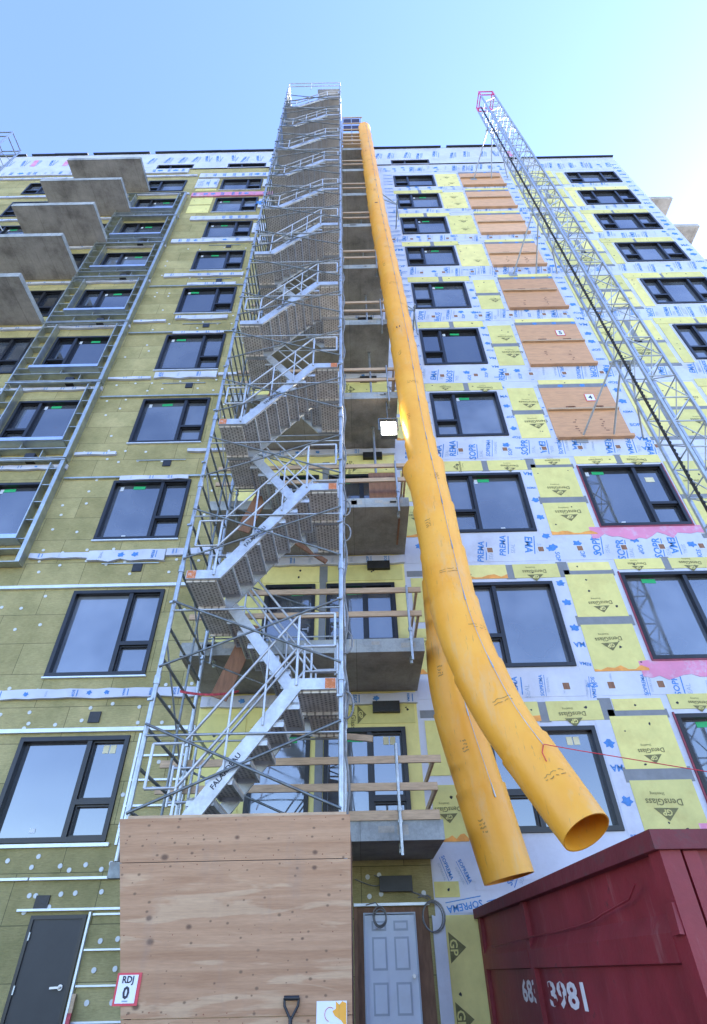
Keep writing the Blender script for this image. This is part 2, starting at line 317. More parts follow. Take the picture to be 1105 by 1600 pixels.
# ---------------------------------------------------------------- levels read off the facade
SILL = [3.05, 5.87, 9.2, 12.5, 15.8, 19.1, 22.2, 25.0, 27.6, 30.15]
TOP = [4.73, 7.82, 11.1, 14.4, 17.78, 20.88, 23.8, 26.6, 29.2, 31.5]
NF = 10
ROOF_L, ROOF_R, XSTEP, XEND, XLEFT = 35.3, 33.5, 8.45, 13.75, -26.
gnd = MB(); gnd.box(-400, 400, -400, 400, -.3, 0); tag(gnd.build('ground', 'ground'), kind='structure')

bld = thing('apartment_building', 'tall apartment building under construction, half olive insulation and half yellow sheathing', 'building')
XB = [(-6.1, -4.12), (2.3, 4.28)]                       # window columns either side of the stair tower
LBX, LCX, RBX, RDX = (-9.75, -7.85), (-12.5, -10.5), (5.8, 7.95), (10.75, 13.2)
wins = []
for k in range(NF):
    z0, z1 = SILL[k], TOP[k]
    wins.append((-6.1, -4.12, z0, z1, 'R', k)); wins.append((2.3, 4.28, z0, z1, 'L', k))
    if k >= 2: wins.append((*LBX, z0, z1, 'L', k))
    if k >= 3: wins.append((*LCX, z0, z1, 'R', k)); wins.append((-15.6, -13.6, z0, z1, 'L', k))
    if k < 3: wins.append((*RBX, z0+.1, z1+.18, 'R', k))
    if k >= 4: wins.append((*RDX, z0, z1-.02, 'T', k))
    wins.append((-.62, .86, z0-.1, z1+.05, 'B', k)); wins.append((-1.95, -.86, z0-.25, z1+.05, 'D', k))
for x0, x1 in ((-6.1, -4.12), (2.3, 4.28), LBX, (9.9, 13.0)): 
    if x0 < 9: wins.append((x0, x1, 33.05, 33.6, 'S', 10))
def wall(x0, x1, z0, z1, yf, yb, mi, mb, holes):
    H = [h for h in holes if h[0] < x1-.01 and h[1] > x0+.01 and h[2] < z1-.01 and h[3] > z0+.01]
    xs = sorted({x0, x1, *[min(max(v, x0), x1) for h in H for v in h[:2]]}); zs = sorted({z0, z1, *[min(max(v, z0), z1) for h in H for v in h[2:4]]})
    for a, b in zip(xs, xs[1:]):
        for c, d in zip(zs, zs[1:]):
            mx, mz = (a+b)/2, (c+d)/2
            if any(h[0] < mx < h[1] and h[2] < mz < h[3] for h in H): continue
            mb.add([(a,yf,c),(b,yf,c),(b,yf,d),(a,yf,d)], [(0,1,2,3)], mi)
    for h in H:
        a, b, c, d = h[:4]
        mb.add([(a,yf,c),(b,yf,c),(b,yf,d),(a,yf,d),(a,yb,c),(b,yb,c),(b,yb,d),(a,yb,d)], [(0,1,5,4),(1,2,6,5),(2,3,7,6),(3,0,4,7)], mi)
# core of the building
core = MB(); core.box(XLEFT, XSTEP, .16, 18, 0, ROOF_L-.03); core.box(XSTEP, XEND, .16, 18, 0, ROOF_R-.03)
core.build('concrete_core', 'concdark', bld)
DOORL = (-4.97, -4.13, 0., 2.1); DOORW = (.02, .80, 0., 2.05)
# olive insulation with its washers
ins = MB()
wall(XLEFT, -2.95, 0, 33.0, 0, .17, 0, ins, wins+[DOORL])
wall(-2.95, 1.1, 0, 2.9, 0, .17, 0, ins, [(-.12, 1.0, 0, 2.12)])
rw = random.Random(3)
def free(x, z): return not any(h[0]-.1 < x < h[1]+.1 and h[2]-.12 < z < h[3]+.12 for h in wins+[(*DOORL[:2], 0, 2.2)])
for k in range(7):
    zb = SILL[k]
    for dz in (-.95, -.62, -.28, .35, .75, 1.15, 1.5, 1.85):
        for i in range(14):
            x = -9.6+i*.5+rw.uniform(-.1, .1); z = zb+dz+rw.uniform(-.1, .1)
            if x > -3.0 or not free(x, z) or (k > 1 and x < -7.3) or rw.random() < .22+.06*k: continue
            ins.disc(x, z, 0, .035, 1)
for x, z in ((-5.2,2.72),(-4.75,2.73),(-4.35,2.74),(-3.95,2.75),(-5.1,2.35),(-4.4,2.37),(-4.0,2.38),(-4.75,2.2),(-3.85,1.78),(-3.6,1.8),(-3.85,1.45),(-3.55,1.46),(-3.85,1.1),(-3.5,1.1),(.1,2.5),(.28,2.52),(.6,2.35),(.3,2.28),(.12,2.25),(.95,2.28)): ins.disc(x, z, 0, .035, 1)
ins.build('insulation_wall', ['wool', 'disc'], bld)
# white membrane on the right half, behind the balconies and along the parapet
mem = MB()
sw = MB(); wall(-2.95, 1.1, 2.9, ROOF_R, 0.0, .17, 0, sw, wins); sw.build('sheathing_wall', 'yellow', bld)
wall(1.1, XSTEP, 0, 33.0, 0, .17, 0, mem, wins); wall(XSTEP, XEND, 0, ROOF_R, 0, .17, 0, mem, wins)
mem.box(XEND, XEND+.02, 0, 18, 0, ROOF_R)
mem.build('membrane_wall', 'white', bld)
par = MB(); wall(XLEFT, XSTEP, 33.0, ROOF_L, -.05, .17, 0, par, [(*w_[:2], w_[2], w_[3]) for w_ in wins if w_[4] == 'S'])
par.box(XLEFT, XSTEP, -.05, .17, ROOF_L-.03, ROOF_L); par.box(XSTEP-.02, XSTEP, -.05, 4, ROOF_R-.1, ROOF_L)
par.build('parapet', 'white', bld)
cp = MB()
x = XLEFT
while x < XSTEP:
    L_ = rw.uniform(.5, 2.4); cp.bar((x, -.04, ROOF_L+.02+rw.uniform(-.02, .02)), (min(x+L_, XSTEP), -.04, ROOF_L+.02+rw.uniform(-.02, .03)), .22, .05+rw.uniform(0, .05)); x += L_+rw.choice((0, 0, .3))
x = XSTEP
while x < XEND:
    L_ = rw.uniform(1, 2.4); cp.bar((x, .02, ROOF_R+.03), (min(x+L_, XEND+.05), .02, ROOF_R+.03), .22, .06); x += L_
cp.build('coping', 'rubber', bld)

# ---------------------------------------------------------------- windows
def window(x0, x1, z0, z1, kind, k):
    f = MB(); g = MB(); yb, yf, t = .15, -.035, .075
    xa, xb, za, zb = x0+.004, x1-.004, z0+.004, z1-.004
    f.box(xa, xb, yf, yb, za, za+t); f.box(xa, xb, yf, yb, zb-t, zb); f.box(xa, xa+t, yf, yb, za+t, zb-t); f.box(xb-t, xb, yf, yb, za+t, zb-t)
    ix0, ix1, iz0, iz1 = xa+t, xb-t, za+t, zb-t; gy = .095
    g.add([(ix0,gy,iz0),(ix1,gy,iz0),(ix1,gy,iz1),(ix0,gy,iz1)], [(0,1,2,3)])
    mull = []
    if kind == 'R': mull = [ix0+(ix1-ix0)*.655]
    elif kind == 'L': mull = [ix0+(ix1-ix0)*.335]
    elif kind == 'T': mull = [ix0+(ix1-ix0)*.25, ix0+(ix1-ix0)*.72]
    elif kind == 'B': mull = [ix0+(ix1-ix0)*.56]
    elif kind == 'S': mull = [ix0+(ix1-ix0)*.35]
    for m in mull: f.box(m-.042, m+.042, yf+.02, yb, iz0, iz1)
    tz = iz0+(iz1-iz0)*.34
    sash = {'R': [(mull[0], ix1)] if mull else [], 'L': [(ix0, mull[0])] if mull else [], 'T': [(mull[1], ix1), (ix0, mull[0])] if len(mull) > 1 else [], 'B': [(mull[0], ix1)] if mull else [], 'D': [], 'S': []}[kind]
    for a, b in sash:
        a2 = a+.042 if a in mull else a; b2 = b-.042 if b in mull else b
        f.box(a2, b2, yf+.02, yb, tz-.04, tz+.04)
        for c, d in ((iz0, tz-.04), (tz+.04, iz1)):
            f.box(a2, a2+.03, .03, yb-.03, c, d); f.box(b2-.03, b2, .03, yb-.03, c, d); f.box(a2+.03, b2-.03, .03, yb-.03, c, c+.03); f.box(a2+.03, b2-.03, .03, yb-.03, d-.03, d)
    if kind == 'D':
        f.box(ix0, ix1, .02, yb, iz0, iz0+.14)
    o = f.build('balcony_door' if kind == 'D' else 'window', 'black', bld)
    g.build('pane', 'glass', o)
    if kind == 'D':
        h = MB(); h.box(ix1-.05, ix1-.03, yf-.05, yf, (iz0+iz1)/2-.05, (iz0+iz1)/2+.05); h.box(ix1-.16, ix1-.03, yf-.06, yf-.045, (iz0+iz1)/2-.01, (iz0+iz1)/2+.012); h.build('handle', 'chrome', o)
    if kind != 'S':
        big = {'R': (ix0, mull[0] if mull else ix1), 'L': (mull[0] if mull else ix0, ix1), 'T': (mull[0] if mull else ix0, ix0), 'B': (ix0, mull[0] if mull else ix1), 'D': (ix0, ix1)}[kind]
        sm = {'R': (mull[0] if mull else ix0), 'L': ix0, 'T': ix0, 'B': (mull[0] if mull else ix0), 'D': ix0}[kind]
        st = MB(); y = gy-.006; has = False
        if (k >= 2 and kind in 'RL' and k < 9) or kind in 'BD' and k < 4 or kind == 'R' and x0 > 5:
            c = big[0]+.42+rw.uniform(-.1, .25); quad(st, c, iz1-.09, y, .3, .1, rw.uniform(-3, 3), 0); has = True
            if k >= 2: quad(st, big[0]+.14, iz1-.12, y, .09, .14, 0, 2)
            if k in (2, 3): quad(st, big[0]+.55, iz0+.1, y, .1, .06, 0, 2)
        if k == 0 and kind == 'R' and x0 < 0:
            for q in (0, 1): quad(st, sm+.28+q*.125, iz1-.13, y, .105, .14, 0, 1)
            quad(st, (ix0+mull[0])/2, iz0+.12, y, .1, .07, 0, 2); has = True
        if k == 0 and kind == 'B':
            for q in (0, 1): quad(st, ix1-.28+q*.12, iz1-.13, y, .1, .14, 0, 1)
            has = True
        if k == 0 and kind == 'L' and x0 > 0:
            for q in (0, 1): quad(st, ix1-.4+q*.125, iz1-.15, y, .105, .14, 0, 1)
            has = True
        if kind == 'R' and x0 > 5 and k == 2: quad(st, ix1-.33, iz1-.35, y, .22, .16, 0, 1)
        if has: st.build('sticker', ['green', 'cream', 'stickwhite'], o)
    return o
for w_ in wins: window(*w_)

# ---------------------------------------------------------------- doors at street level
d = MB(); d.box(DOORL[0]+.05, DOORL[1]-.05, -.01, .05, 0.01, 2.05); dl = d.build('entrance_door', 'door', bld); tag(dl, 'dark charcoal door in the olive wall')
h = MB(); h.disc(DOORL[1]-.14, 1.27, -.015, .035); h.bar((DOORL[1]-.14, -.06, 1.27), (DOORL[1]-.27, -.06, 1.265), .02, .025); h.box(DOORL[1]-.15, DOORL[1]-.13, -.06, -.01, 1.26, 1.28); h.build('handle', 'chrome', dl)
f = MB(); x0, x1 = DOORL[:2]; f.box(x0, x0+.05, -.03, .12, 0, 2.1); f.box(x1-.05, x1, -.03, .12, 0, 2.1); f.box(x0+.05, x1-.05, -.03, .12, 2.05, 2.1); f.build('door_frame', 'black', dl)
hg = MB(); 
for z in (1.85, 1.25, .4): hg.box(x0+.045, x0+.065, -.035, -.009, z-.05, z+.05)
hg.build('hinge', 'galv', dl)
d = MB(); x0, x1 = DOORW[:2]; d.box(x0+.02, x1-.02, .03, .075, .01, 2.02)
def mould(x0, x1, z0, z1):
    d.box(x0, x1, .024, .031, z0, z1, 1); d.box(x0+.025, x1-.025, .018, .026, z0+.025, z1-.025)
xm = (x0+x1)/2
for a, b in ((x0+.12, xm-.055), (xm+.055, x1-.12)):
    mould(a, b, 1.83, 1.95); mould(a, b, 1.38, 1.76); mould(a, b, .9, 1.25); mould(a, b, .2, .8)
wd = d.build('white_door', ['whitedoor', 'panelgroove'], bld); tag(wd, 'white six panel door in a brown plywood surround')
h = MB(); h.disc(x1-.075, 1.31, .03, .03); h.tube([(x1-.075, .03, 1.31), (x1-.075, -.03, 1.31)], .018); h.disc(x1-.075, 1.31, -.03, .022, n=12, th=.02); h.build('door_knob', 'chrome', wd)
f = MB(); f.box(-.12, x0, .02, .14, 0, 2.12); f.box(x1, 1.0, .02, .14, 0, 2.12); f.box(x0, x1, .02, .14, 2.05, 2.12)
f.box(-.12, -.07, -.02, .02, 0, 2.12); f.build('plywood_surround', 'brownply', wd)
f = MB(); f.box(x0, x0+.02, .0, .1, 0, 2.05, 0); f.box(x1-.02, x1, .0, .1, 0, 2.05, 0); f.box(x0+.02, x1-.02, .0, .1, 2.03, 2.05, 0); f.build('door_frame', 'panelgroove', wd)

# ---------------------------------------------------------------- strips and flashings on the olive half
def strip(x0, x1, z, h, y=-.06, m='girt', name='metal_strip'):
    b = MB(); b.box(x0, x1, y, -.001, z-h/2, z+h/2); return b.build(name, m, bld)
strip(-12, -5.2+.02, 2.56, .035); strip(-5.15, -3.0, 2.56, .035, -.058); strip(-5.2, -3.0, 2.165, .03); strip(-4.04, -3.0, 2.1, .025, -.04)
b = MB(); b.box(-4.10, -4.07, -.045, -.001, 0, 2.13); b.build('metal_strip', 'girt', bld)
for z in (1.68, 1.28, .9): strip(-4.05, -3.0, z, .022, -.04)
strip(-.12, 1.02, 2.145, .035, -.05)
strip(-6.2, -4.05, SILL[0]-.04, .05, -.05)
for k in range(6): strip(-12 if k < 2 else -7.4, -2.96, TOP[k]+.10, .07 if k < 2 else .045, -.065, 'girt' if k < 2 else 'stud', 'metal_strip')
for k in range(1, 10): strip(-6.12, -4.1, SILL[k]-.02, .03, -.05)
rods = MB()
for z in (3.15, 3.55, 3.95, 4.35): rods.box(-3.95, -2.98, -.05, -.002, z, z+.03)
for x in (-3.93, -3.0): rods.box(x-.02, x+.02, -.055, -.001, 3.0, 4.75)
rods.build('sub_framing', 'girt', bld)
def tape(x0, x1, z, h, seed, name='membrane_tape', big=False, m='white'):
    r = random.Random(seed); b = MB(); n = max(4, int((x1-x0)/.25)); up = []; dn = []
    for i in range(n+1):
        x = x0+(x1-x0)*i/n; up.append((x, z+h/2+r.uniform(-.012, .012))); dn.append((x, z-h/2+r.uniform(-.03, .02)*(2 if big else 1)))
    b.poly(up+dn[::-1], -.075, -.006); o = b.build(name, m, bld)
    l = MB(); x = x0+r.uniform(.1, .4)
    while x < x1-.12:
        c = r.random()
        if c < .6: word(l, r.choice(('SOP', 'REMA', 'PREM', 'SOS')), x, z, -.08, min(h*.8, .32), r.choice((90, -90)), .03, 0); quad(l, x+.075, z, -.08, .018, h*.75, 0, 0)
        elif c < .8: blot(l, x, z, -.08, h*.36, r.uniform(0, 360))
        else: word(l, 'SEAL', x, z, -.08, h*.7, 90, 0., 1)
        x += r.uniform(.3, .62)
    if l.f: l.build('lettering', ['blueink', 'greyink'], o)
tape(-12, -2.96, SILL[1]-.36, .17, 1); 
tape(-7.4, -6.05, SILL[2]-.45, .13, 2); tape(-6.05, -4.3, SILL[2]-.47, .26, 3, big=True); tape(-4.28, -2.96, SILL[2]-.40, .17, 4)
tape(-7.4, -6.3, SILL[3]-.42, .1, 5); tape(-4.4, -3.2, SILL[3]-.36, .1, 6); tape(-5.95, -4.2, TOP[2]+.06, .13, 7)
tape(-7.4, -6.1, SILL[4]-.42, .1, 8); tape(-6.0, -4.1, SILL[4]-.30, .27, 9, big=True); tape(-4.05, -3, SILL[4]-.30, .1, 10)
tape(-5.9, -4.2, TOP[4]+.05, .13, 11); tape(-7.4, -6.3, SILL[5]-.5, .1, 12); tape(-6.0, -4.2, SILL[5]-.32, .2, 13, big=True); tape(-6, -4.2, TOP[5]+.2, .16, 14)
tape(-7, -4.0, SILL[6]-.42, .2, 15); tape(-7.3, -3.0, SILL[7]-.3, .3, 16); tape(-6.9, -3, TOP[7]+.3, .35, 17); tape(-7.3, -3, TOP[8]+.35, .4, 18, m='pinkmem'); tape(-7.3, -2.96, TOP[9]+.45, .5, 19)
for k in range(7, 10): tape(-4.05, -3.0, (SILL[k]+TOP[k])/2, .9, 40+k)
tape(-7.3, -6.25, 30.9, 1.1, 20)
for k in range(2, 10): tape(-20, -7.45, TOP[k]+.52, .13, 60+k)
tape(-20, -8, 32.7, .5, 80)
pads = MB()
for k in range(8):
    z = SILL[k]-.8; b = MB(); b.box(-4.98, -4.77, -.025, -.001, z-.1, z+.1); b.build('vent_cover', 'rubber', bld)
    if 1 < k: strip(-5.7, -4.4, z+.12, .02, -.03, 'stud', 'metal_rod')
for k in (2, 3, 4, 5, 6, 7): b = MB(); b.box(-8.6, -8.35, -.2, -.001, SILL[k]-.72, SILL[k]-.5); b.build('vent_cover', 'rubber', bld)
# stud framing round the second window column
for k in range(2, 9):
    z0, z1 = SILL[k], TOP[k]; zb = z0-.72; zt = SILL[k+1]-.80 if k < 9 else z1+.5
    b = MB(); yf = -.24
    for x in (-10.25, -7.5): b.box(x-.02, x+.02, yf, -.002, zb, zt)
    b.box(-7.5-.05, -7.5+.05, yf-.004, yf+.02, zb, zt)
    for x in (LBX[0]-.06, LBX[1]+.06): b.box(x-.015, x+.015, yf, -.002, z0-.06, zt-.1)
    n = 5
    for i in range(n):
        z = z0-.05+(z1-z0+.35)*i/(n-1)
        b.box(LBX[1]+.075, -7.52, yf+.03, -.002, z-.01, z+.012); b.box(-10.23, LBX[0]-.075, yf+.03, -.002, z-.01, z+.012)
    for z in (z0-.36, zb+.012): b.box(-10.23, -7.52, yf, -.002, z-.01, z+.012)
    for x in (-9.4, -8.2): b.box(x-.01, x+.012, yf+.05, -.002, zb+.02, z0-.37)
    b.box(-8.85-.01, -8.85+.012, yf+.05, -.002, z0-.35, z0-.1)
    b.box(-10.3, -7.45, yf-.02, yf+.03, zt-.02, zt+.02)
    o = b.build('stud_frame', 'stud', bld)
    s_ = MB(); s_.box(LBX[0]-.11, LBX[1]+.11, yf-.03, -.002, z0-.09, z0-.065); s_.box(LBX[0]-.11, LBX[1]+.11, yf-.05, yf-.03, z0-.09, z0+.03)
    s_.build('window_sill', 'sillblue', o)
# balcony slabs at the upper left
for k, (z, x0, x1, d_) in enumerate(((18.6, -13.0, -10.55, 1.7), (21.75, -13.6, -10.25, 1.6), (24.5, -13.1, -9.9, 1.6), (27.5, -13.1, -9.65, 1.45), (30.15, -12.8, -9.45, 1.4))):
    b = MB(); b.box(x0, x1, -d_, -.002, z, z+.22); 
    b.box(x0, x1, -d_-.012, -d_, z-.012, z+.22, 1); b.box(x1, x1+.012, -d_, -.002, z-.012, z+.22, 1)
    b.build('balcony_slab', ['conc', 'concedge'], bld)
for z in (22.7, 25.9, 28.9): 
    b = MB(); b.box(XEND+.02, XEND+1.5, .3, 2.4, z, z+.24); b.build('balcony_slab', ['conc'], bld)
# central balconies behind the stair tower
SLZ = [2.72, 5.45, 8.62, 12.1, 15.4, 18.7, 21.8, 24.6, 27.2, 29.8]
SD = 1.68
for k, z in enumerate(SLZ):
    b = MB(); b.box(-2.95, 1.14, -SD, -.002, z, z+.235)
    b.box(-2.95, 1.14, -SD-.01, -SD, z-.006, z+.235, 1)
    r = random.Random(k)
    for i in range(9):                                   # pale efflorescence runs on the slab edge
        x = r.uniform(-2.6, .9); w2 = r.uniform(.03, .28); quad(b, x, z+.12+r.uniform(-.02, .05), -SD-.013, w2, r.uniform(.06, .14), r.uniform(-4, 4), 2)
    b.build('balcony_slab', ['concdark', 'concedge', 'conc'], bld)
    if k: tape(-2.93, 1.12, z-.16, .2, 500+k, 'membrane_band')
    c = MB()                                              # covered vent and beam pocket below each slab
    c.box(.28, .78, -.10, -.002, z-.42, z-.22); c.build('vent_cover', 'rubber', bld)

# ---------------------------------------------------------------- yellow sheathing, tapes and membrane lettering
nb = [0]
def board(x0, x1, z0, z1, txt=None, rot=180, orange=False, seed=0):
    r = random.Random(seed*31+int(x0*10)+int(z0*100)); nb[0] += 1
    b = MB(); b.box(x0, x1, -.012, -.001, z0, z1)
    if orange:
        e = [(x0, z0)]; n = 8
        for i in range(n+1): e.append((x0+(x1-x0)*i/n, z0+r.uniform(.03, .12)))
        e.append((x1, z0)); b.poly(e, -.014, -.0125, 1)
    for i in range(int((x1-x0)*(z1-z0)*2.2)+1):          # torn fastener holes
        cx, cz = r.uniform(x0+.1, x1-.1), r.uniform(z0+.06, z1-.06); s_ = r.uniform(.018, .035)
        b.add([(cx+s_*r.uniform(.5, 1.3)*math.cos(a), -.0135, cz+s_*r.uniform(.5, 1.2)*math.sin(a)) for a in (0, 1, 2, 3, 4, 5)], [(0,1,2,3,4,5)], 2)
    o = b.build('sheathing_board', ['yellow', 'orangestain', 'rubber'], bld)
    if txt:
        l = MB()
        for cx, cz, ln, rt in txt:
            if r.random() < .85: densglass(l, cx+r.uniform(-.06, .06), cz+r.uniform(-.04, .05), -.0165, ln*r.uniform(.85, 1.05), rt+r.uniform(-3, 3))
        if l.f: l.build('lettering', ['oliveink', 'yellow'], o)
tp = MB()
def seam(x0, x1, z0, z1):
    if ns_[0] < 99: ns_[0] += 1; t_ = MB(); t_.box(x0, x1, -.010, -.0005, z0, z1); t_.build('seam_tape', 'greytape', bld)
ns_ = [0]
for k in range(NF):
    z0, z1 = SILL[k], TOP[k]; zm = (z0+z1)/2
    cx = 5.12
    # between the two right-hand window columns
    if k < 6:
        if k in (1, 3, 5, 4):
            pass
        board(4.6, 5.66 if k < 3 else 5.4, zm+.09, z1+.16, [(5.12, zm+.42, .55 if k else .5, 180)] if k < 5 else None, orange=False, seed=k)
        board(4.6, 5.66 if k < 3 else 5.4, z0-.12, zm-.09, [(5.12, zm-.42, .62, 180)] if k < 5 else [(5.12, zm-.42, .4, 180)], orange=k < 3, seed=k+20)
        seam(4.55, 5.72 if k < 3 else 5.45, zm-.12, zm+.12)
    else: board(4.36, 5.44, z0-.1, z1+.15, [(4.95, zm+.35, .4, 180), (5.0, zm-.4, .35, 180)], seed=k)
    # strips over the windows
    zt = z1+.2
    if k < NF-1:
        board(2.2, 3.35, z1+.1, z1+.46, [(2.8, z1+.27, .36, 90 if k < 3 else 180)] if k < 4 else None, orange=k < 2, seed=k+40)
        board(3.5, 4.5, z1+.1, z1+.46, [(4.0, z1+.22, .5, 180)] if k < 4 else None, seed=k+50); seam(3.32, 3.53, z1+.08, z1+.45)
        if k < 3:
            seam(4.48, 4.72, z1+.1, z1+.5); board(4.74, 5.66, z1+.26, z1+.48, [(5.2, z1+.37, .4, 180)], seed=k+60); seam(4.6, 5.7, z1+.12, z1+.28)
            board(5.8, 6.85, z1+.27, z1+.55, [(6.3, z1+.4, .4, 180)], seed=k+70); board(7.0, 8.0, z1+.27, z1+.55, [(7.4, z1+.4, .5, 180)], seed=k+71); seam(6.83, 7.03, z1+.24, z1+.58)
        else:
            board(5.6, 7.6, z1+.3, z1+.52, seed=k+80)
        if k >= 3: board(10.25, 11.6, z1+.06, z1+.44, seed=k+90); board(11.7, 13.2, z1+.06, z1+.44, seed=k+91); seam(11.55, 11.75, z1+.05, z1+.33)
    # third panel column, partly behind the mast
    if k >= 2:
        xa = 8.04
        if k % 2: 
            board(xa, 8.75, z0-.15, z1+.3, [(xa+.35, zm+.5, .36, 200), (xa+.35, zm-.4, .36, 200)], seed=k+100); seam(8.73, 8.92, z0-.2, z1+.32)
            board(8.9, 10.15, zm+.12, z1+.3, [(9.7, zm+.55, .55, 180)], seed=k+110); board(8.9, 10.15, z0-.15, zm-.02, [(9.7, zm-.5, .55, 180)], seed=k+120); seam(8.88, 10.18, zm-.05, zm+.15)
        else:
            board(xa, 9.2, zm+.1, z1+.3, [(xa+.4, zm+.55, .45, 180)], seed=k+130); board(9.4, 10.15, zm+.1, z1+.3, seed=k+131); seam(9.18, 9.42, zm, z1+.32)
            board(xa, 10.15, z0-.15, zm-.05, [(9.3, zm-.5, .7, 180)], seed=k+132); seam(xa, 10.18, zm-.08, zm+.12)
        seam(xa, 10.2, z0-.3, z0-.17)
        board(10.3, 10.65 if k > 3 else 11.9, z0-.15, z1+.04, seed=k+230)
    # behind the balconies
    board(-2.9, -2.05, z0-.25, z1+.35, seed=k+140); board(-2.0, -.78, z1+.1, z1+.5, [(-1.5, z1+.3, .45, 270)] if k < 4 else None, seed=k+150)
    board(-.6, 1.05, z1+.12, z1+.5, [(-.1, z1+.3, .5, 270)] if k < 4 else None, seed=k+160); seam(-.78, -.6, z1+.1, z1+.52)
    if k < 4:
        board(1.22, 2.15, zm+.05, z1+.15, [(1.75, zm+.45, .55, 180)], seed=k+170); board(1.22, 1.75, z0-.1, zm-.1, [(1.5, zm-.45, .45, 180)], orange=True, seed=k+180); seam(1.15, 2.15, z1+.2, z1+.34); seam(-.77, -.63, z0-.2, z1+.1)
board(1.2, 1.95, 0, 2.0, None, seed=200); board(1.12, 1.5, 2.22, 2.42, None, seed=201)
gp = MB()
for z in (1.62, .85):                                     # green triangles cut by the edge tape
    gp.add([(1.26,-.0165,z-.18),(1.26,-.0165,z+.18),(1.5,-.0165,z)], [(0,1,2)], 0); word(gp, 'GP', 1.325, z, -.0195, .19, 270, .02, 1)
gp.build('lettering', ['oliveink', 'yellow'], bld)
tape(1.04, 1.22, 1.0, 2.0, 300)
for k in (8, 9):
    board(-7.25, -6.25, SILL[k], TOP[k]-.8, seed=k+210); board(-7.25, -6.25, TOP[k]-.7, TOP[k]+.1, seed=k+211)
# membrane bands with lettering
for k in range(NF):
    za = TOP[k]+(.55 if k < 3 else .48); zb = (SILL[k+1] if k < NF-1 else 33.0)-.1
    b = MB(); b.box(1.15, 8.0 if k > 2 else 13.7, -.006, -.0003, za, zb); 
    if k > 2: b.box(8.0, 13.7, -.006, -.0003, TOP[k]+.36, SILL[k+1]-.32 if k < NF-1 else 33.4)
    o = b.build('membrane_band', 'white', bld)
    l = MB(); r = random.Random(k+5); x = 1.5; mid = (za+zb)/2; hh = zb-za
    while x < 13.4:
        c = r.random(); rt = r.choice((80, 84, -96, -100)); z = mid+r.uniform(-.12, .12)
        if x < 8.4 or k > 2:
            if c < .3: soprema(l, x, z, -.009, min(.85, hh*.86), rt)
            elif c < .62: tw = r.choice(('REMA', 'SOPR', 'PREMA', 'EMA')); word(l, tw, x, z, -.009, min(.155*len(tw), hh*.8), rt, .025, 0); quad(l, x+.13, z, -.009, hh*.7, .022, rt, 0); word(l, 'SEAL', x+.22, z-.1, -.009, .26, rt, 0., 1)
            elif c < .84: blot(l, x, z+.1, -.009, .12, r.uniform(0, 360)); word(l, 'SOP', x+.05, z-.17, -.009, .26, rt, .02, 0)
            else: word(l, 'SOPRASEAL', x, z, -.009, hh*.5, rt, 0., 1)
        x += r.uniform(.38, .6)
    x = 1.9
    while x < 8.6 and k < 7:                              # cut-outs left for the cladding brackets
        quad(l, x, mid-.05, -.0092, .17, .17, 0, 3); quad(l, x, mid-.05, -.0105, .125, .13, 0, 2); x += r.uniform(.7, 1.2)
    l.build('lettering', ['blueink', 'greyink', 'brownwood', 'stickwhite'], o)
# vertical membrane borders beside the openings
for (xa, xb) in ((1.75, 2.25), (7.64, 8.0), (4.32, 4.6), (5.42, 5.53), (13.3, 13.7)):
    zl = 11.6 if 7 < xa < 8 else 2.3; b = MB(); b.box(xa, xb, -.004, -.0002, zl, 32.9); o = b.build('membrane_border', 'white', bld)
    l = MB(); r = random.Random(int(xa*100)); z = zl+.3; wd_ = xb-xa
    while z < 32.6:
        if free((xa+xb)/2, z) or True:
            c = r.random()
            if wd_ > .4 and c < .7: word(l, 'SOPREMA', (xa+xb)/2+.02, z, -.0075, wd_*.92, r.choice((8, 172, -6)), .02); quad(l, (xa+xb)/2, z-.1, -.0075, wd_*.8, .02, 5)
            elif c < .45: blot(l, (xa+xb)/2, z, -.0075, wd_*.4, r.uniform(0, 360))
            else: word(l, r.choice(('SOP', 'REMA', 'MA')), (xa+xb)/2, z, -.0075, wd_*.8, r.choice((180, 0, 170)), .03)
        z += r.uniform(.35, .6)
    l.build('lettering', ['blueink', 'greyink'], o)
# wide membrane pieces low on the wall beside the white door
b = MB(); b.box(1.12, 2.9, -.009, -.001, 2.42, 2.72); o = b.build('membrane_band', 'white', bld)
l = MB(); soprema(l, 1.35, 2.6, -.0125, .34, -70); soprema(l, 1.62, 2.55, -.0125, .34, -65); soprema(l, 2.4, 2.58, -.0125, .5, 60); l.build('lettering', ['blueink', 'greyink'], o)
b = MB(); b.box(1.12, 2.7, -.009, -.001, 2.02, 2.2); o = b.build('membrane_band', 'white', bld)
l = MB(); soprema(l, 1.55, 2.1, -.0125, .55, 188, small=False); soprema(l, 2.15, 2.12, -.0125, .5, 190, small=False); l.build('lettering', ['blueink', 'greyink'], o)
# pink primer round the right-hand windows
for k in range(3):
    b = MB(); r = random.Random(k); n = 22; wl = 3.4
    up = [(5.5+wl*i/n, SILL[k]+.09+r.uniform(-.02, .0)) for i in range(n+1)]; dn = [(5.5+wl*i/n, SILL[k]-.2+r.uniform(-.12, .10)) for i in range(n+1)]
    b.poly(up+dn[::-1], -.013, -.0095)
    b.build('primer_patch', 'pinkmem', bld)
    f = MB(); x0, x1 = RBX; z0, z1 = SILL[k]+.1, TOP[k]+.18
    for q in ((x0-.03, x0, z0-.03, z1+.03), (x1, x1+.03, z0-.03, z1+.03), (x0, x1, z0-.03, z0)): f.box(q[0], q[1], -.03, -.001, q[2], q[3])
    f.build('primed_edge', 'primeredge', bld)
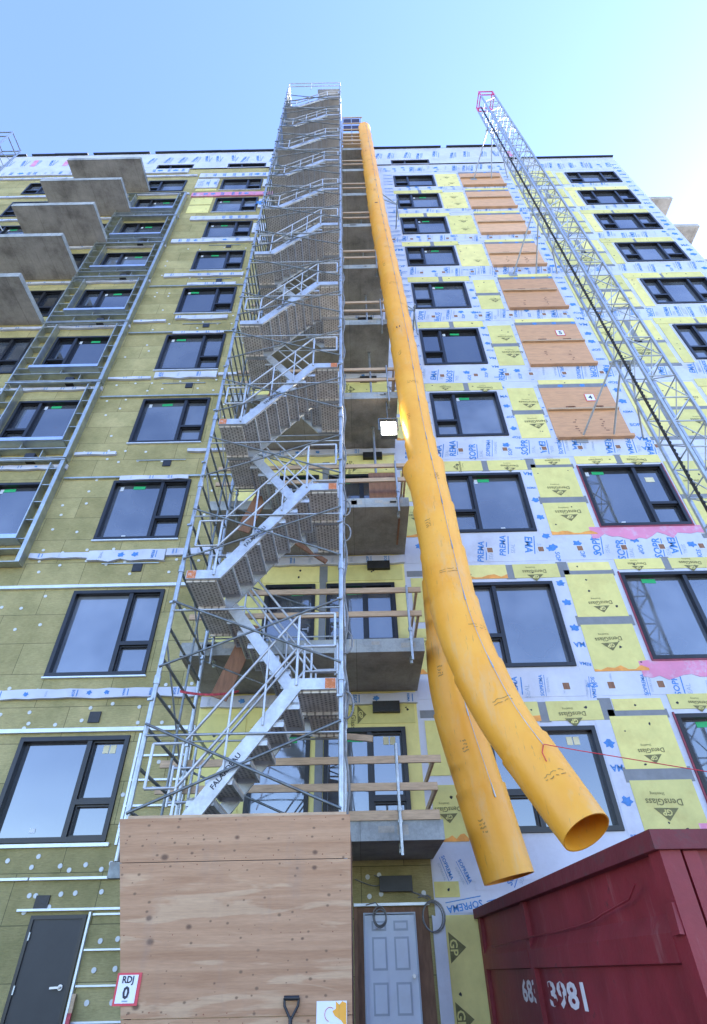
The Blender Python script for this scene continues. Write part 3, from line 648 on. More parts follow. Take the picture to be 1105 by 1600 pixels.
# parapet lettering
l = MB(); r = random.Random(9); x = -20
while x < XSTEP-.3:
    rt = r.choice((78, 82, 98)); soprema(l, x, 34.2+r.uniform(-.1, .2), -.055, .85, rt, small=False); quad(l, x+.22, 34.2, -.055, .06, .7, -8, 1); x += r.uniform(.55, .9)
    if r.random() < .12: quad(l, x, 34.2, -.0555, .25, .9, 3, 2)
l.build('parapet_lettering', ['blueink', 'greyink', 'pinkmem'], bld)
# plywood infills with battens on the upper right openings
for k in range(3, NF):
    z0, z1 = SILL[k]-.22, TOP[k]+.12; b = MB()
    b.box(5.55, 7.58, -.02, -.001, z0, z1); b.box(5.55, 7.6, -.12, -.02, z0, z0+.1)
    for zz in (z0+.11,): pass
    o = b.build('plywood_infill', 'formply', bld)
    t = MB(); zb = z0+(z1-z0)*(.58+rw.uniform(-.06, .05)); t.box(5.57, 7.57+rw.uniform(-.1, .05), -.09, -.02, zb-.03, zb+.035); t.build('batten', 'timber', o)
    c = MB(); c.box(5.55, 7.58, -.022, -.0005, z1, z1+.17); 
    for i in range(3): blot(c, 6.2+i*.65, z1+.085, -.0225, .1, i*50, 1)
    c.build('membrane_band', ['greytape', 'blueink'], bld)
    ln = MB()
    for x_ in (6.2, 6.95):                                   # scuffed stencil marks
        for q in range(7): quad(ln, x_+rw.uniform(-.05, .05), z0+.25+q*.09, -.0225, rw.uniform(.03, .1), .04, rw.uniform(-8, 8)) if rw.random() < .7 and k < 7 else None
    for x_ in (6.25, 7.05):
        ln.box(x_-.13, x_+.13, -.05, -.02, zb+.12, zb+.15); ln.box(x_-.13, x_-.1, -.05, -.02, zb+.05, zb+.12); ln.box(x_+.1, x_+.13, -.05, -.02, zb+.05, zb+.12)
    ln.build('lifting_handle', 'brownwood', o)
# small white number signs screwed to two infills
for k, num in ((3, '4'), (4, '5')):
    z0, z1 = SILL[k]-.22, TOP[k]+.12; zb = z0+(z1-z0)*.78
    s_ = MB(); s_.box(6.78, 7.06, -.032, -.0205, zb-.16, zb+.16, 1); s_.box(6.8, 7.04, -.036, -.032, zb-.14, zb+.14, 0); word(s_, num, 6.92, zb, -.039, .11, 0, .03, 2)
    tag(s_.build('number_sign', ['paper', 'redsign', 'ink']), 'small white sign reading %s on an orange plywood panel' % num, 'sign', 'number signs on the plywood panels')

# ---------------------------------------------------------------- scaffold stair tower
tow = thing('scaffold_stair_tower', 'tall grey metal scaffold stair tower rising in front of the balconies', 'scaffold')
TX0, TX1, TF, TB = -2.52, -.2, -3.55, -1.77
PER = 3.35; R0 = 4.14; H = PER/2; ZT = 31.9; NFL = 20
for x, y in ((TX0, TF), (TX1, TF), (TX0, TB), (TX1, TB)):
    zb_ = 0 if x > -1 else 2.28
    b = MB(); b.tube([(x, y, zb_), (x, y, ZT)], .032, 10)
    z = 2.5
    while z < ZT: b.tube([(x, y, z), (x, y, z+.11)], .043, 10); z += H
    for q in range(21): b.bar((x-.05, y-.03, 2.6+q*1.37), (x+.02, y-.05, 2.6+q*1.37), .03, .03)
    b.build('standard', 'galv', tow)
def ladder(x, inner):
    b = MB(); ym = TB+.35*(TF-TB)
    b.tube([(x, ym, 2.3), (x, ym, ZT)], .02, 6)
    z = 2.75
    while z < ZT:
        b.tube([(x, TF, z), (x, TB, z)], .02, 6); z += .445
    return b.build('end_frame', 'darksteel', tow)
ladder(TX0, 0)
b = MB()
for y in (TF, TB): b.bar((TX0-.05, y, 2.2), (TX1-.06, y, 2.2), .1, .14); b.tube([(-1.7, y, 0), (-1.7, y, 2.13)], .04, 8)
b.build('base_beam', 'darksteel', tow)
b = MB(); z = .6
while z < ZT: b.tube([(TX1, TF, z), (TX1, TB, z)], .02, 6); z += H
b.build('end_frame', 'galv', tow)
for y in (TF-.045, TB+.045):
    z = R0-H
    for i in range(18):
        za = z+i*H
        if za+H > ZT: break
        for s_ in (0, 1):
            b = MB(); p = (TX0, y-.02*s_*(1 if y < -2 else -1), za+.25+s_*.95); q = (TX1, y-.02*s_*(1 if y < -2 else -1), za+.25+(1-s_)*.95)
            b.tube([p, q], .0155, 6)
            if y < -2: b.build('cross_brace', 'darksteel', tow)
            elif s_: b.build('cross_brace', 'darksteel', tow)
for i in range(16):
    z = R0-.6+i*H; 
    for y_, dz_ in ((TF-.02, 0), (TB+.02, .5)): b = MB(); b.tube([(TX0, y_, z+dz_), (TX1, y_, z+dz_)], .014, 6); b.build('ledger', 'galv', tow)
    for x_, q_ in ((TX1+.02, 0), (TX0-.02, 1)): b = MB(); b.tube([(x_, TF, z+H*.8*q_), (x_, TB, z+H*.8*(1-q_))], .014, 6); b.build('side_brace', 'galv', tow)
for i in range(9):
    b = MB(); z = R0+i*PER
    if i % 2 == 0: b.tube([(TX1, TB, z+.1), (TX1, -.02, z+.1)], .024, 6); b.tube([(TX0, TB, z+.1), (TX0, -.02, z+.1)], .024, 6); b.build('wall_tie', 'galv', tow)
XL, XR = TX0+.08, TX1-.06; LA_, LB_ = .42, .50
def flight(front):
    "a flight rising left to right, from z=0 to H; the rear one is mirrored"
    y0, y1 = (TF+.02, TF+.87) if front else (TB-.87, TB-.02)
    mx = (lambda x: x) if front else (lambda x: XL+XR-x)
    xa, xb = XL+LA_, XR-LB_
    root = None
    for y in (y0, y1):
        s_ = MB()
        pts = [(XL, 0), (xa, 0), (xb, H), (XR, H)]; hh = .072
        up = [(x, z+hh) for x, z in pts]; dn = [(x, z-hh) for x, z in pts]
        dn[1] = (xa+.08, -hh); dn[2] = (xb+.06, H-hh); up[1] = (xa-.03, hh); up[2] = (xb-.05, H+hh)
        P = [(mx(x), z) for x, z in up+dn[::-1]]
        n = len(P); th = .022
        vs = [(x, y-th, z) for x, z in P]+[(x, y+th, z) for x, z in P]
        fs = []
        for i in range(3): a, b_, c, d_ = i, i+1, n-2-i, n-1-i; fs += [(a, b_, c, d_), (n+d_, n+c, n+b_, n+a)]
        fs += [(i, (i+1) % n, n+(i+1) % n, n+i) for i in range(n)]
        s_.add(vs, fs, 0)
        if root is None:
            root = s_.build('stair_flight', ['alu', 'orangepaint'], tow)
        else: s_.build('stringer', ['alu', 'orangepaint'], root)
    for (a, b_, z) in ((XL, xa, 0), (xb, XR, H)):
        p = MB(); q0, q1 = sorted((mx(a), mx(b_))); p.box(q0, q1, y0+.024, y1-.024, z-.06, z-.02); p.box(q0, q1, y0+.03, y0+.06, z-.1, z-.06); p.box(q0, q1, y1-.06, y1-.03, z-.1, z-.06)
        p.build('landing', 'tread', root)
    n = 7
    for i in range(n):
        u = (i+.5)/n; x = xa+(xb-xa)*u; z = H*(i+1)/(n+1)
        p = MB(); q0, q1 = sorted((mx(x-.165), mx(x+.135)))
        p.box(q0, q1, y0+.024, y1-.024, z-.035, z-.005); e = q0 if not front else q1
        p.box(q0-.004, q0+.018, y0+.026, y1-.026, z-.085, z-.036, 1); p.box(q1-.018, q1+.004, y0+.026, y1-.026, z-.085, z-.036, 1)
        for yy in (y0+.024, y1-.034):
            p.add([(q0, yy, z-.09), (q1, yy, z-.09), (q1, yy, z-.005), (q0, yy, z-.005), (q0, yy+.01, z-.09), (q1, yy+.01, z-.09), (q1, yy+.01, z-.005), (q0, yy+.01, z-.005)], [(0,1,2,3),(7,6,5,4),(0,4,5,1),(3,2,6,7),(0,3,7,4),(1,5,6,2)], 1)
        p.build('tread', ['tread', 'alu'], root)
    yr = y0-.035 if front else y1+.03
    for yy, full in ((yr, True), ((y1 if front else y0), False)):
        r_ = MB(); sl = H/(xb-xa); tr = .019
        def zr(x): return min(max((x-xa)*sl, 0), H)
        for hgt in ((.50, .98) if full else (.55, .95)):
            r_.tube([(mx(x), yy, z+hgt) for x, z in ((XL+.05, 0), (xa-.02, 0), (xb+.0, H), (XR-.02, H))], tr, 6)
        for x in (XL+.05, xa-.02, xb, XR-.02): r_.tube([(mx(x), yy, zr(x)+.5 if x in (XL+.05, XR-.02) else zr(x)-.02), (mx(x), yy, zr(x)+.98)], tr, 6)
        if full:
            for u in (.38, .7): x = xa+(xb-xa)*u; r_.tube([(mx(x), yy, zr(x)), (mx(x), yy, zr(x)+.98)], tr*.8, 6)
        r_.build('handrail', 'alu', root)
    if front:
        l = MB(); x = (xa+xb)/2-.12; word(l, 'FALARDEAU', x, (x-xa)*H/(xb-xa)-.005, y0-.0235, .45, math.degrees(math.atan2(H, xb-xa)), .03); l.build('lettering', 'ink', root)
    return root
ff = flight(True); fb = flight(False)
FL = []
for i in range(NFL):
    sc_ = 1 if i < 9 else .76; z = R0-H+(i*H if i < 9 else 9*H+(i-9)*H*.76)
    src = ff if i % 2 == 0 else fb
    if i < 2: src.location.z = z; FL.append(src)
    else: FL.append(copy_tree(src, tow, z-src.location.z)); FL[-1].scale.z = sc_
for i in range(6):
    y = TF+.02 if i % 2 == 0 else TB-.87
    xs = (XL+.01, XR-.14)
    for x, z in ((xs[0], 0), (xs[1], H)):
        if i % 2: x = XL+XR-x-.13
        p = MB(); p.box(x, x+.13, y-.0265, y-.0225, z-.066, z+.066); p.build('painted_end', 'orangepaint', FL[i])
# deck and guard at the top of the tower
zt = R0-H+9*H+(NFL-9)*H*.76
b = MB(); b.box(-1.2, TX1, TF, TB-.9, zt-.05, zt-.01); b.build('top_deck', 'alu', tow)
g = MB()
for zz in (.5, 1.0):
    for p, q in (((TX0, TF), (TX1, TF)), ((TX1, TF), (TX1, TB)), ((TX1, TB), (TX0, TB)), ((TX0, TB), (TX0, TF))): g.tube([(*p, zt+zz), (*q, zt+zz)], .02, 6)
for x in (TX0, -1.5, TX1): g.tube([(x, TF, zt), (x, TF, zt+1.05)], .018, 6)
g.build('guardrail', 'alu', tow)
# boards and cables lying in and hanging on the tower
for i in range(5):
    z = R0+H+i*PER
    b = MB(); b.bar((-2.2, TB+.10, z-1.1), (-1.75, TB+.04, z+.15), .03, .28, (1, 0, 0)); tag(b.build('leaning_board', 'brownwood'), 'brown wooden board leaning behind the tower stairs, the %s of the five' % ('lowest, second lowest, middle, second highest, highest'.split(', ')[i]), 'board', 'boards behind the stairs')
cb = MB(); pts = []
for i in range(60):
    z = 2.7+i*.22; pts.append((TX1+.06+.03*math.sin(i*1.3), TF+.12+.03*math.cos(i*.9), z))
cb.tube(pts, .016, 6)
for z in (3.9, 4.75, 6.6, 7.1): cb.tube([(TX1+.06+.09*math.sin(a*.5), TF+.1, z+.28*math.cos(a*.5)*.6) for a in range(13)], .013, 6)
tag(cb.build('power_cable', 'cable'), 'grey cable looped down the right-hand standard of the stair tower', 'cable')
ct = MB(); pts = catenary((-2.3, TF+.3, 4.2), (-1.85, TB-.1, 4.75), .05, 10)
for a, b_ in zip(pts, pts[1:]): ct.bar(a, b_, .012, .03)
tag(ct.build('warning_tape', 'redtape'), 'red and white warning tape sagging across the lowest part of the stair tower', 'tape')

# ---------------------------------------------------------------- timber guardrails on the balconies
ords = 'lowest second third fourth fifth sixth seventh eighth ninth tenth'.split()
for k, z in enumerate(SLZ):
    zz = z+.235; g = thing('timber_guardrail', 'timber guardrail on the %s balcony behind the stair tower%s' % (ords[k], ' counted from the ground' if k else ''), 'guardrail', (0, -SD, zz), 'timber guardrails on the balconies')
    sp = (.48, .92) if k else (.42, .8); r = random.Random(k+70)
    for s_ in sp:
        b = MB(); b.bar((-2.9, -.02, s_+r.uniform(-.02, .02)), (1.12+r.uniform(-.05, .08), -.02, s_+r.uniform(-.02, .02)), .04, .1); b.build('rail', 'timber', g)
        b = MB(); b.bar((1.1, -.0, s_), (1.1, SD-.05, s_), .035, .08); b.build('rail', 'timber', g)
    for x in (-2.4, .55 if k == 0 else .92):
        b = MB(); b.tube([(x, -.07, -.42), (x, -.07, 1.0)], .022, 8); b.tube([(x, -.07, -.3), (x, .25, -.3)], .018, 6); b.tube([(x, .2, -.36), (x, .2, -.24)], .03, 8)
        b.bar((x, -.07, -.02), (x, .1, -.02), .06, .03); b.tube([(x, -.07, .1), (x, -.07, .16)], .035, 8); b.build('clamp_post', 'galv', g)
    if k == 0:
        b = MB(); b.bar((-.16, -.015, .06), (1.1, -.015, .06), .04, .12); b.build('toe_board', 'timber', g)
    if 2 < k:
        b = MB(); x = .55; b.tube([(x, .9, -.26), (x, .9, -.235-(SLZ[k]-SLZ[k-1])+.3)], .03, 8) if k < 6 else b.tube([(x, .9, -.26), (x, .9, -.6)], .03, 8)
        b.disc(x, -.28, .9, .05); b.build('steel_prop', 'galv', g)
b = MB(); b.bar((-1.15, -1.2, 4.35), (.22, -1.45, 4.12), .05, .09); tag(b.build('loose_plank', 'timber'), 'loose timber plank slanting above the lowest balcony rail', 'plank')
b = MB(); b.bar((-1.35, -1.5, 8.05), (-.55, -1.3, 7.55), .05, .09); tag(b.build('loose_plank', 'brownwood'), 'dark plank propped diagonally over the second balcony rail', 'plank')
# floodlight under the fourth balcony
fl = thing('floodlight', 'lit white floodlight hanging below the fourth balcony beside the yellow chute', 'floodlight', (.86, -1.62, 11.05))
b = MB(); b.box(-.19, .19, -.02, .1, -.24, .24); b.bar((-.22, .04, 0), (-.22, .04, .4), .03, .03); b.bar((.22, .04, 0), (.22, .04, .4), .03, .03); b.bar((-.22, .04, .4), (.22, .04, .4), .03, .03)
b.tube([(0, .04, .4), (0, .04, 1.05)], .015, 6); b.build('housing', 'darksteel', fl)
b = MB(); b.box(-.165, .165, -.035, -.021, -.21, .21); b.build('lens', 'lamp', fl)

# ---------------------------------------------------------------- debris chutes
def spline(P, n):
    P = [Vector(p) for p in P]; out = []
    for i in range(len(P)-1):
        a, b, c, d_ = P[max(i-1, 0)], P[i], P[i+1], P[min(i+2, len(P)-1)]
        for j in range(n):
            t = j/n; out.append(.5*((2*b)+(c-a)*t+(2*a-5*b+4*c-d_)*t*t+(3*b-a-3*c+d_)*t**3))
    return out+[P[-1]]
def resample(P, step):
    out = [P[0]]; acc = 0
    for a, b in zip(P, P[1:]):
        L_ = (b-a).length; t = step-acc
        while t <= L_: out.append(a.lerp(b, t/L_)); t += step
        acc = (acc+L_) % step
    if (P[-1]-out[-1]).length > step*.4: out.append(P[-1])
    return out
def chute(label, P, radf, sec):
    root = thing('debris_chute', label, 'chute', tuple(P[-1]), 'yellow debris chutes')
    o_ = Vector(P[-1]); pts = [p-o_ for p in resample(spline(P, 16), .1)]
    ns = max(1, round(len(pts)/sec)); idx = [round(i*(len(pts)-1)/ns) for i in range(ns+1)]
    r = random.Random(len(pts)); n = 28
    for i in range(ns):
        a, b = idx[i], min(idx[i+1]+2, len(pts)-1); seg = pts[a:b+1]; m = MB(); N_ = len(seg)
        rr = [radf((a+j)/(len(pts)-1))*(1.045-.08*j/(N_-1)) for j in range(N_)]
        rr[0] *= 1.012; 
        v0 = len(m.v); m.tube(seg, rr, n, 0, False)
        m.tube(seg, [q-.014 for q in rr], n, 0, False)
        m.add([m.v[v0+(N_-1)*n+q] for q in range(n)]+[m.v[v0+N_*n+(N_-1)*n+q] for q in range(n)], [(q, (q+1) % n, n+(q+1) % n, n+q) for q in range(n)], 0)
        o = m.build('chute_section', 'chute', root)
        mk = MB()
        for q in range(1 if sec > 8 else 1):                # worn warning print on the skin
            c = seg[N_//2]; dd = (seg[N_//2+1]-seg[N_//2-1]).normalized(); rr2 = rr[N_//2]+.004
            a0 = r.uniform(-.5, .6); 
            typ = r.choice((0, 0, 1, 2))
            for row in range((2, 4, 1)[typ]):
                arc = []; m_n = (9, 5, 4)[typ]
                for s_ in range(m_n+1):
                    an = a0+s_*(.09, .05, .08)[typ]-.3; out = Vector((math.sin(an), -math.cos(an), 0)); out = (out-dd*out.dot(dd)).normalized(); wv = r.uniform(-.012, .012)
                    arc.append((c-dd*(row*.05+wv)+out*rr2, c-dd*(row*.05+wv+(.012, .02, .07)[typ])+out*rr2))
                for p, q2 in zip(arc, arc[1:]):
                    if r.random() < .75: mk.add([p[0], q2[0], q2[1], p[1]], [(0,1,2,3)], 1 if typ == 2 else 0)
        mk.build('warning_print', [M['faded'], M['ink']], o)
    ch = MB(); cp_ = []
    for j, p in enumerate(pts):
        d_ = (pts[min(j+1, len(pts)-1)]-pts[max(j-1, 0)]).normalized(); out = Vector((.25, -1, 0)); out = (out-d_*out.dot(d_)).normalized(); cp_.append(p+out*(radf(j/(len(pts)-1))*1.03+.008))
    cp_ = cp_[:-9]
    ch.tube(cp_[::2], .004, 6)
    for i in idx[:-1]:
        if i+3 < len(cp_):
            for q in range(2): ch.tube([cp_[min(i+q, len(cp_)-1)], cp_[min(i+q+1, len(cp_)-1)]], .011 if q % 2 else .008, 6)
    ch.build('support_chain', 'galv', root)
    return root, [p+o_ for p in cp_]
M['faded'] = mat('faded_print', (.42, .22, .035), .55, var=.35, scale=18)
PA = [(.92, -1.55, 33.2), (1.0, -1.62, 29), (1.12, -1.7, 23), (1.28, -1.72, 18.5), (1.42, -1.75, 14.5), (1.5, -1.7, 11.2), (1.66, -1.45, 8.6), (1.62, -1.2, 6.2), (1.6, -1.1, 4.9), (1.86, -1.02, 3.4), (2.06, -1.02, 2.33)]
PB = [(1.42, -2.3, 9.05), (1.47, -2.4, 8.2), (1.5, -2.55, 6.8), (1.56, -2.8, 5.25), (1.81, -3.05, 4.0), (2.12, -3.3, 3.15), (2.36, -3.62, 2.44)]
chute('long yellow debris chute running from the roof down to the red dumpster', PA, lambda u: .285+.05*min(1, u*1.5)+.04*max(0, (u-.75)/.25), 12)
_, chb = chute('shorter yellow debris chute curving out in front, open mouth over the dumpster', PB, lambda u: .35+.02*math.sin(math.pi*min(1, u*1.2))-.06*u**3+.05*max(0, 1-u*14), 12)
bl = MB(); p = chb[-1]; bl.tube([p+Vector((0,-.02,0)), p+Vector((.35,-.1,-.10)), Vector((4.8, -4.4, 2.55)), Vector((8, -5.2, 2.3))], .005, 6)
bl.tube([p, p+Vector((-.05,-.05,-.1)), p+Vector((-.03,-.07,-.2))], .006, 6)
tag(bl.build('pull_rope', 'redrope'), 'thin red rope tied to the front chute mouth and pulled to the right', 'rope')
# tube brackets holding the long chute
for z, lb in ((17.2, 'lower'), (25.4, 'upper')):
    b = MB(); b.tube([(.95, -1.75, z), (2.05, -.95, z+.2)], .026, 8); b.tube([(2.05, -1.2, z+.1), (2.05, -.02, z+.1)], .026, 8); b.tube([(2.05, -.95, z+.2), (1.15, -1.7, z-1.0)], .026, 8); b.tube([(2.05, -.95, z+.35), (2.05, -.9, z-1.1)], .03, 8)
    tag(b.build('chute_bracket', 'galv'), '%s steel tube bracket propping the long yellow chute off the wall' % lb, 'bracket', 'chute brackets')
b = MB(); b.box(.35, .95, -1.35, -1.3, 9.0, 9.9); b.bar((.95, -1.3, 9.0), (.95, -.4, 9.0), .04, .8); tag(b.build('chute_hopper', 'brownwood'), 'brown wooden hopper feeding the short chute at the third balcony', 'hopper')

# roof-level loading gate beside the tower top
rg = thing('loading_gate', 'dark netted loading gate above the roof edge beside the tower top', 'gate', (0, -1.6, 30.9))
for z in (1.9, 2.95): b = MB(); b.box(-.1, .72, -.02, .02, z, z+.75); b.build('netting', 'mesh', rg)
for x in (-.14, .3, .78): b = MB(); b.tube([(x, -.03, -.2), (x, -.03, 3.95)], .024, 8); b.build('post', 'galv', rg)
for z in (.3, .75, 1.2, 1.85, 2.8, 3.75): b = MB(); b.bar((-.14, -.06, z), (.85, -.06, z), .04, .1); b.build('rail', 'timber', rg)
b = MB(); b.box(-.14, .78, 0, 1.6, 1.5, 1.58); b.build('deck', 'timber', rg)

# ---------------------------------------------------------------- mast climber masts
def mast(label, x0, y0, wd_, dp, ztop, z0=0, ties=(), dark=True):
    root = thing('lattice_mast', label, 'mast', (x0, y0, z0), 'lattice masts'); Hh = ztop-z0
    C4 = ((0, 0), (wd_, 0), (wd_, -dp), (0, -dp))
    for i, (x, y) in enumerate(C4):
        b = MB(); b.bar((x, y, 0), (x, y, Hh), .06, .06); b.build('chord', 'skyhook', root)
    if dark:
        b = MB(); b.bar((-.045, -dp*.5, 0), (-.045, -dp*.5, Hh-.5), .03, .05)
        z = .2
        while z < Hh-.6: b.box(-.06, -.03, -dp*.5-.045, -dp*.5-.026, z, z+.05); z += .12
        b.build('gear_rack', 'rubber', root)
    step = .78; z = 0; i = 0; br = [MB() for _ in range(4)]
    while z+step <= Hh+.01:
        for s_ in range(4):
            a, c = C4[s_], C4[(s_+1) % 4]
            br[s_].tube([(*a, z), (*c, z)], .018, 6)
            if i % 2: a, c = c, a
            br[s_].tube([(*a, z), (*c, z+step)], .015, 6)
        z += step; i += 1
    for q in br: q.build('lattice_bracing', 'skyhook', root)
    for zt_ in ties:
        b = MB(); z = zt_-z0
        for dx in (-.55, .3, 1.1): b.tube([(.1+dx*.25, -.02, z+.05), (dx, -y0-.02, z-.9)], .028, 6)
        b.bar((-.1, .05, z+.05), (wd_+.1, .05, z+.05), .07, .07)
        b.box(-.72, -.42, -y0-.03, -y0-.004, z-1.05, z-.75, 0); b.build('wall_tie', 'skyhook', root)
    b = MB()
    for x, y in C4: b.bar((x, y, Hh), (x, y, Hh+.7), .05, .05)
    for s_ in range(4):
        for z in (.1, .66): b.bar((*C4[s_], Hh+z), (*C4[(s_+1) % 4], Hh+z), .045, .045)
    b.build('end_stop', 'redcap' if dark else 'skyhook', root)
    return root
mast('lattice steel mast with a red top standing off the right half of the facade', 6.75, -1.8, .68, .68, 34.6, 0, (13.2, 22.3, 31.8))
mast('second lattice mast tip showing above the far upper left roofline', -15.95, -1.6, .85, .75, 30.2, 0, (27.0,), False)

# ---------------------------------------------------------------- plywood hoarding, its notices and the shovel
hd = thing('plywood_hoarding', 'pale plywood hoarding boxing in the foot of the stair tower', 'hoarding', (0, -3.85, 0))
HX0, HX1, HT = -2.13, -.1, 2.61
def hx(z): return -1.79-.262*z                                 # the left edge is cut to a rake
for z0, z1 in ((0, 1.08), (1.086, 2.22), (2.226, HT)):
    b = MB(); b.poly([(hx(z0), z0), (HX1, z0), (HX1, z1), (hx(z1), z1)], -.009, .009); rs = random.Random(int(z0*10))
    for zz in (z0+.03, z1-.03, (z0+z1)/2):
        x = hx(zz)+.05
        while x < HX1-.02: b.disc(x+rs.uniform(-.03, .03), zz+rs.uniform(-.012, .012), -.0085, rs.uniform(.0035, .006), 1, 6, .001); x += rs.uniform(.14, .3)
    b.build('sheet', ['ply', 'rust'], hd)
b = MB(); b.add([(hx(0)+.02, .0095, 0), (hx(0)+.02, 1.9, 0), (hx(HT)+.02, 1.9, HT-.02), (hx(HT)+.02, .0095, HT-.02), (hx(0)+.04, .0095, 0), (hx(0)+.04, 1.9, 0), (hx(HT)+.04, 1.9, HT-.02), (hx(HT)+.04, .0095, HT-.02)], [(0,1,2,3),(7,6,5,4),(0,3,7,4),(3,2,6,7),(1,5,6,2)]); b.build('return_sheet', 'brownply', hd)
for x in (HX1-.02,): b = MB(); b.box(x-.009, x+.009, .0095, 1.9, 0, HT-.02); b.build('return_sheet', 'brownply', hd)
b = MB()
for z in (.1, 1.0, 1.95, 2.55): b.box(hx(z)+.06, HX1-.04, .011, .05, z, z+.09)
b.build('framing', 'timber', hd)
sg = thing('safety_sign', 'white notice reading RDJ 0 on a red backing, fixed to the plywood hoarding', 'sign', (-2.065, -3.865, 1.285))
b = MB(); b.box(-.105, .11, -.004, .004, -.115, .105); b.build('backing', 'redsign', sg)
b = MB(); b.box(-.085, .083, -.009, -.0045, -.098, .09); word(b, 'RDJ', -.001, .052, -.0115, .10, 0, .03, 1); word(b, '0', -.001, -.028, -.0115, .058, 0, .035, 1); quad(b, -.0, -.084, -.0115, .05, .009, 0, 2); b.build('card', ['paper', 'ink', 'greyink'], sg)
pn = thing('paper_notice', 'white paper with a yellow scribble pinned low on the hoarding', 'paper', (-.27, -3.865, 1.09))
b = MB(); b.box(-.135, .125, -.003, .003, -.12, .085); b.build('sheet', 'paper', pn)
b = MB(); b.add([(x, -.0045, z) for x, z in ((.03,.083),(.06,.06),(.085,.083),(.12,.07),(.12,-.09),(.075,-.04),(.02,-.01),(.0,.02),(.03,.035))], [tuple(range(9))], 0)
b.tube([(-.02+.045*math.cos(a*.3), -.005, .0+.045*math.sin(a*.3)) for a in range(3, 16)], .002, 5, 1); b.build('scribble', ['chute', 'redsign'], pn)
sv = thing('shovel', 'black D-handled shovel leaning upright against the plywood hoarding', 'shovel', (-.62, -3.97, 0))
b = MB(); b.tube([(0, -.06, .25), (0, .06, 1.07)], .017, 10); b.build('shaft', 'rubber', sv)
b = MB(); b.tube([(-.065, .082, 1.2), (.065, .082, 1.2)], .017, 10); b.tube([(-.062, .082, 1.2), (-.058, .078, 1.15), (0, .062, 1.06)], .011, 8); b.tube([(.062, .082, 1.2), (.058, .078, 1.15), (0, .062, 1.06)], .011, 8); b.build('grip', 'rubber', sv)
b = MB(); b.add([(-.12, -.06, .26), (.12, -.06, .26), (.13, -.1, .06), (0, -.12, 0.0), (-.13, -.1, .06)], [(0,1,2,3,4)]); b.add([(-.12, -.052, .26), (.12, -.052, .26), (.13, -.092, .06), (0, -.112, 0.0), (-.13, -.092, .06)], [(4,3,2,1,0)]); b.build('blade', 'darksteel', sv)
st = MB(); st.bar((-4.0, -.10, 0), (-4.03, -.05, 1.2), .05, .03, (0,1,0)); st.bar((-4.01, -.115, .7), (-4.02, -.095, 1.0), .056, .03, (0,1,0), 1)
tag(st.build('wood_stake', ['timber', 'redtape']), 'wooden stake wrapped in red tape leaning by the dark door', 'stake')
# cable coils and loose cable round the white door
def coil(label, x, z, r, y=-.09):
    b = MB(); rr = random.Random(int(x*100))
    for q in range(4):
        dx, dz, s_ = rr.uniform(-.02, .02), rr.uniform(-.03, .02), r*rr.uniform(.85, 1.05)
        b.tube([(x+dx+s_*.85*math.sin(a*math.pi/12), y-.012*q, z+dz+s_*math.cos(a*math.pi/12)) for a in range(25)], .0085, 6)
    b.tube([(x, y, z+r), (x-.05, y+.03, z+r+.06), (x-.2, -.06, z+r+.03)], .0085, 6)
    tag(b.build('cable_coil', 'cable'), label, 'cable', 'cable coils by the white door')
coil('small loose cable coil hanging over the top of the white door', .26, 2.0, .11)
coil('large cable coil hanging right of the white door', 1.05, 2.0, .19)
b = MB(); b.tube(spline([(-.1, -.05, 2.47), (.2, -.03, 2.38), (.42, -.03, 2.42), (.7, -.03, 2.33), (1.0, -.06, 2.2)], 8), .008, 6); b.tube(spline([(.2, -.03, 2.52), (.4, -.03, 2.44), (.75, -.03, 2.3), (1.05, -.05, 2.22)], 8), .008, 6)
tag(b.build('wall_cable', 'cable'), 'loose grey cables drooping on the olive wall under the lowest balcony', 'cable')

# ---------------------------------------------------------------- dumpster
dp = thing('dumpster', 'dark red open-top steel dumpster with worn white numbers on its side', 'dumpster', (1.97, -5.95, 0), None, R(2.6))
DL, DW, DH = 5.86, 2.45, 2.06
b = MB(); t = .03
b.box(0.05, 0.05+t, .05, DL, .12, DH-.1); b.box(DW-.05-t, DW-.05, .05, DL, .12, DH-.1); b.box(.05+t, DW-.05-t, .05, .05+t, .12, DH-.1); b.box(.05+t, DW-.05-t, DL-t, DL, .12, DH-.1); b.box(.05, DW-.05, .05, DL, .06, .12)
b.build('body', 'red', dp)
b = MB(); b.box(-.045, .1, -.045, DL+.04, DH-.115, DH); b.box(DW-.1, DW+.045, -.045, DL+.04, DH-.115, DH); b.box(.1, DW-.1, -.045, .1, DH-.115, DH-.002); b.box(.1, DW-.1, DL-.1, DL+.04, DH-.115, DH-.002)
b.build('top_rim', ['rim'], dp)
for y0, y1 in ((0, .16), (3.38, 3.5), (DL-.14, DL)):
    b = MB(); b.box(0.0, .05, y0, y1, .1, DH-.116); b.build('side_post', 'red', dp)
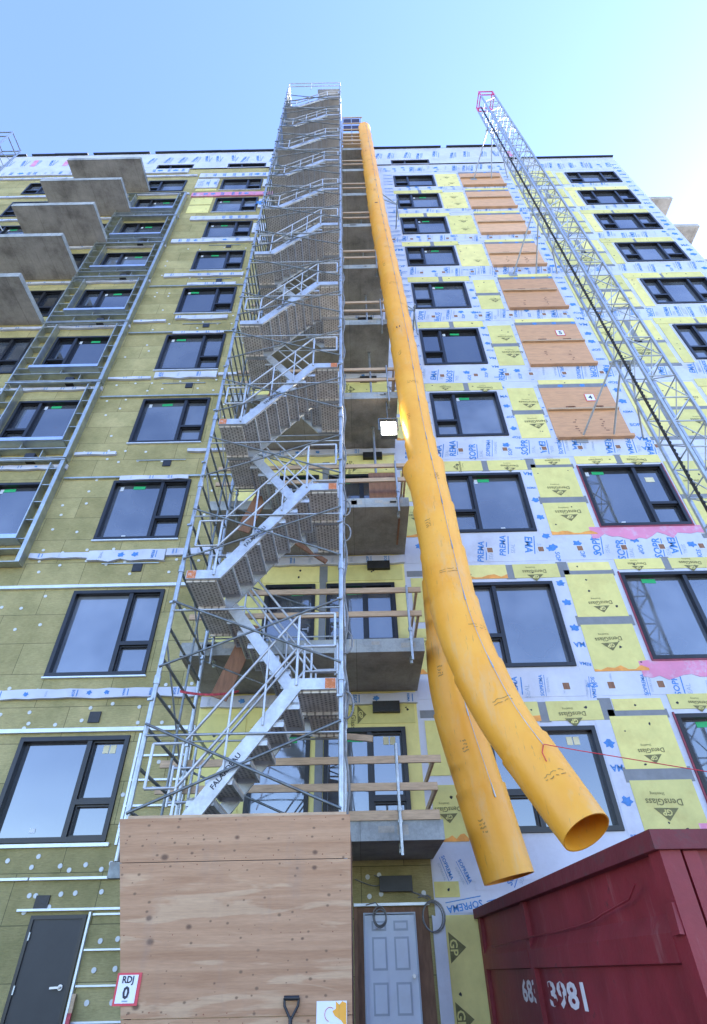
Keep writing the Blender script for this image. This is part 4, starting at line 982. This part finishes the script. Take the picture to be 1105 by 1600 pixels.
for y0, y1 in ((.16, 3.38), (3.5, DL-.14)):      # sloped mid rail, one length between each pair of posts
    b = MB(); vs = [(.05, y, z) for y in (y0, y1) for z in (1.36, 1.62)]+[(-.005, y, z) for y in (y0, y1) for z in (1.37, 1.52)]
    b.add(vs, [(4,6,7,5), (0,2,6,4), (1,5,7,3), (0,4,5,1), (2,3,7,6)]); b.build('side_rail', 'red', dp)
for y0, y1 in ((.16, 3.38), (3.5, DL-.14)): b = MB(); b.box(.0, .05, y0, y1, .3, .5); b.build('side_rail', 'red', dp)
for x0, x1 in ((0.001, .14), (DW-.14, DW-.001)):
    b = MB(); b.box(x0, x1, 0-.006, .05, .1, DH-.116); b.build('end_post', 'red', dp)
b = MB(); b.box(.14, DW-.14, .03, .049, .12, DH-.116); b.box(.16, .26, .0, .03, .12, DH-.12); b.build('end_panel', 'red', dp)
b = MB(); r = random.Random(4); y = .35; pts = []
while y < 5.3: pts.append((-.012-.01*math.sin(y*2), y, 1.66-.012*y+.05*math.exp(-((y-1.0)/.25)**2)+r.uniform(-.006, .006))); y += .16
b.tube([(-.03, .42, 1.8)]+[(-.02, .6, 1.73)]+pts[4:], .007, 6); b.build('bent_rod', 'red', dp)
b = MB(); b.bar((-.02, .05, 1.5), (-.005, .06, 1.66), .03, .1, (0,1,0)); b.build('bracket', 'red', dp)
def sideword(mb, txt, yc, zc, length, x):                      # reads left to right for someone looking at the left flank
    vs, fs, wd_, ht = glyphs(txt, .03); k = length/wd_; mb.add([(x, yc-a*k, zc+b_*k*(.2/(ht*k))) for a, b_ in vs], fs, 0)
n = MB(); sideword(n, '683', 3.86, 1.175, .62, .046); sideword(n, '3981', 2.64, 1.165, 1.05, .046)
n.build('number_lettering', 'number', dp)
n = MB()
for y, z, w2, h2 in ((3.6, 1.18, .09, .06), (3.58, 1.09, .12, .05), (2.75, 1.2, .05, .12), (3.0, 1.11, .16, .05), (3.1, 1.24, .08, .03), (2.66, 1.12, .05, .09)):
    n.add([(.0445, y-w2*.5, z-h2*.5), (.0445, y+w2*.4, z-h2*.5-.01), (.0445, y+w2*.5, z+h2*.4), (.0445, y-w2*.35, z+h2*.5)], [(0,1,2,3)], 0)
n.build('worn_patch', 'red', dp)
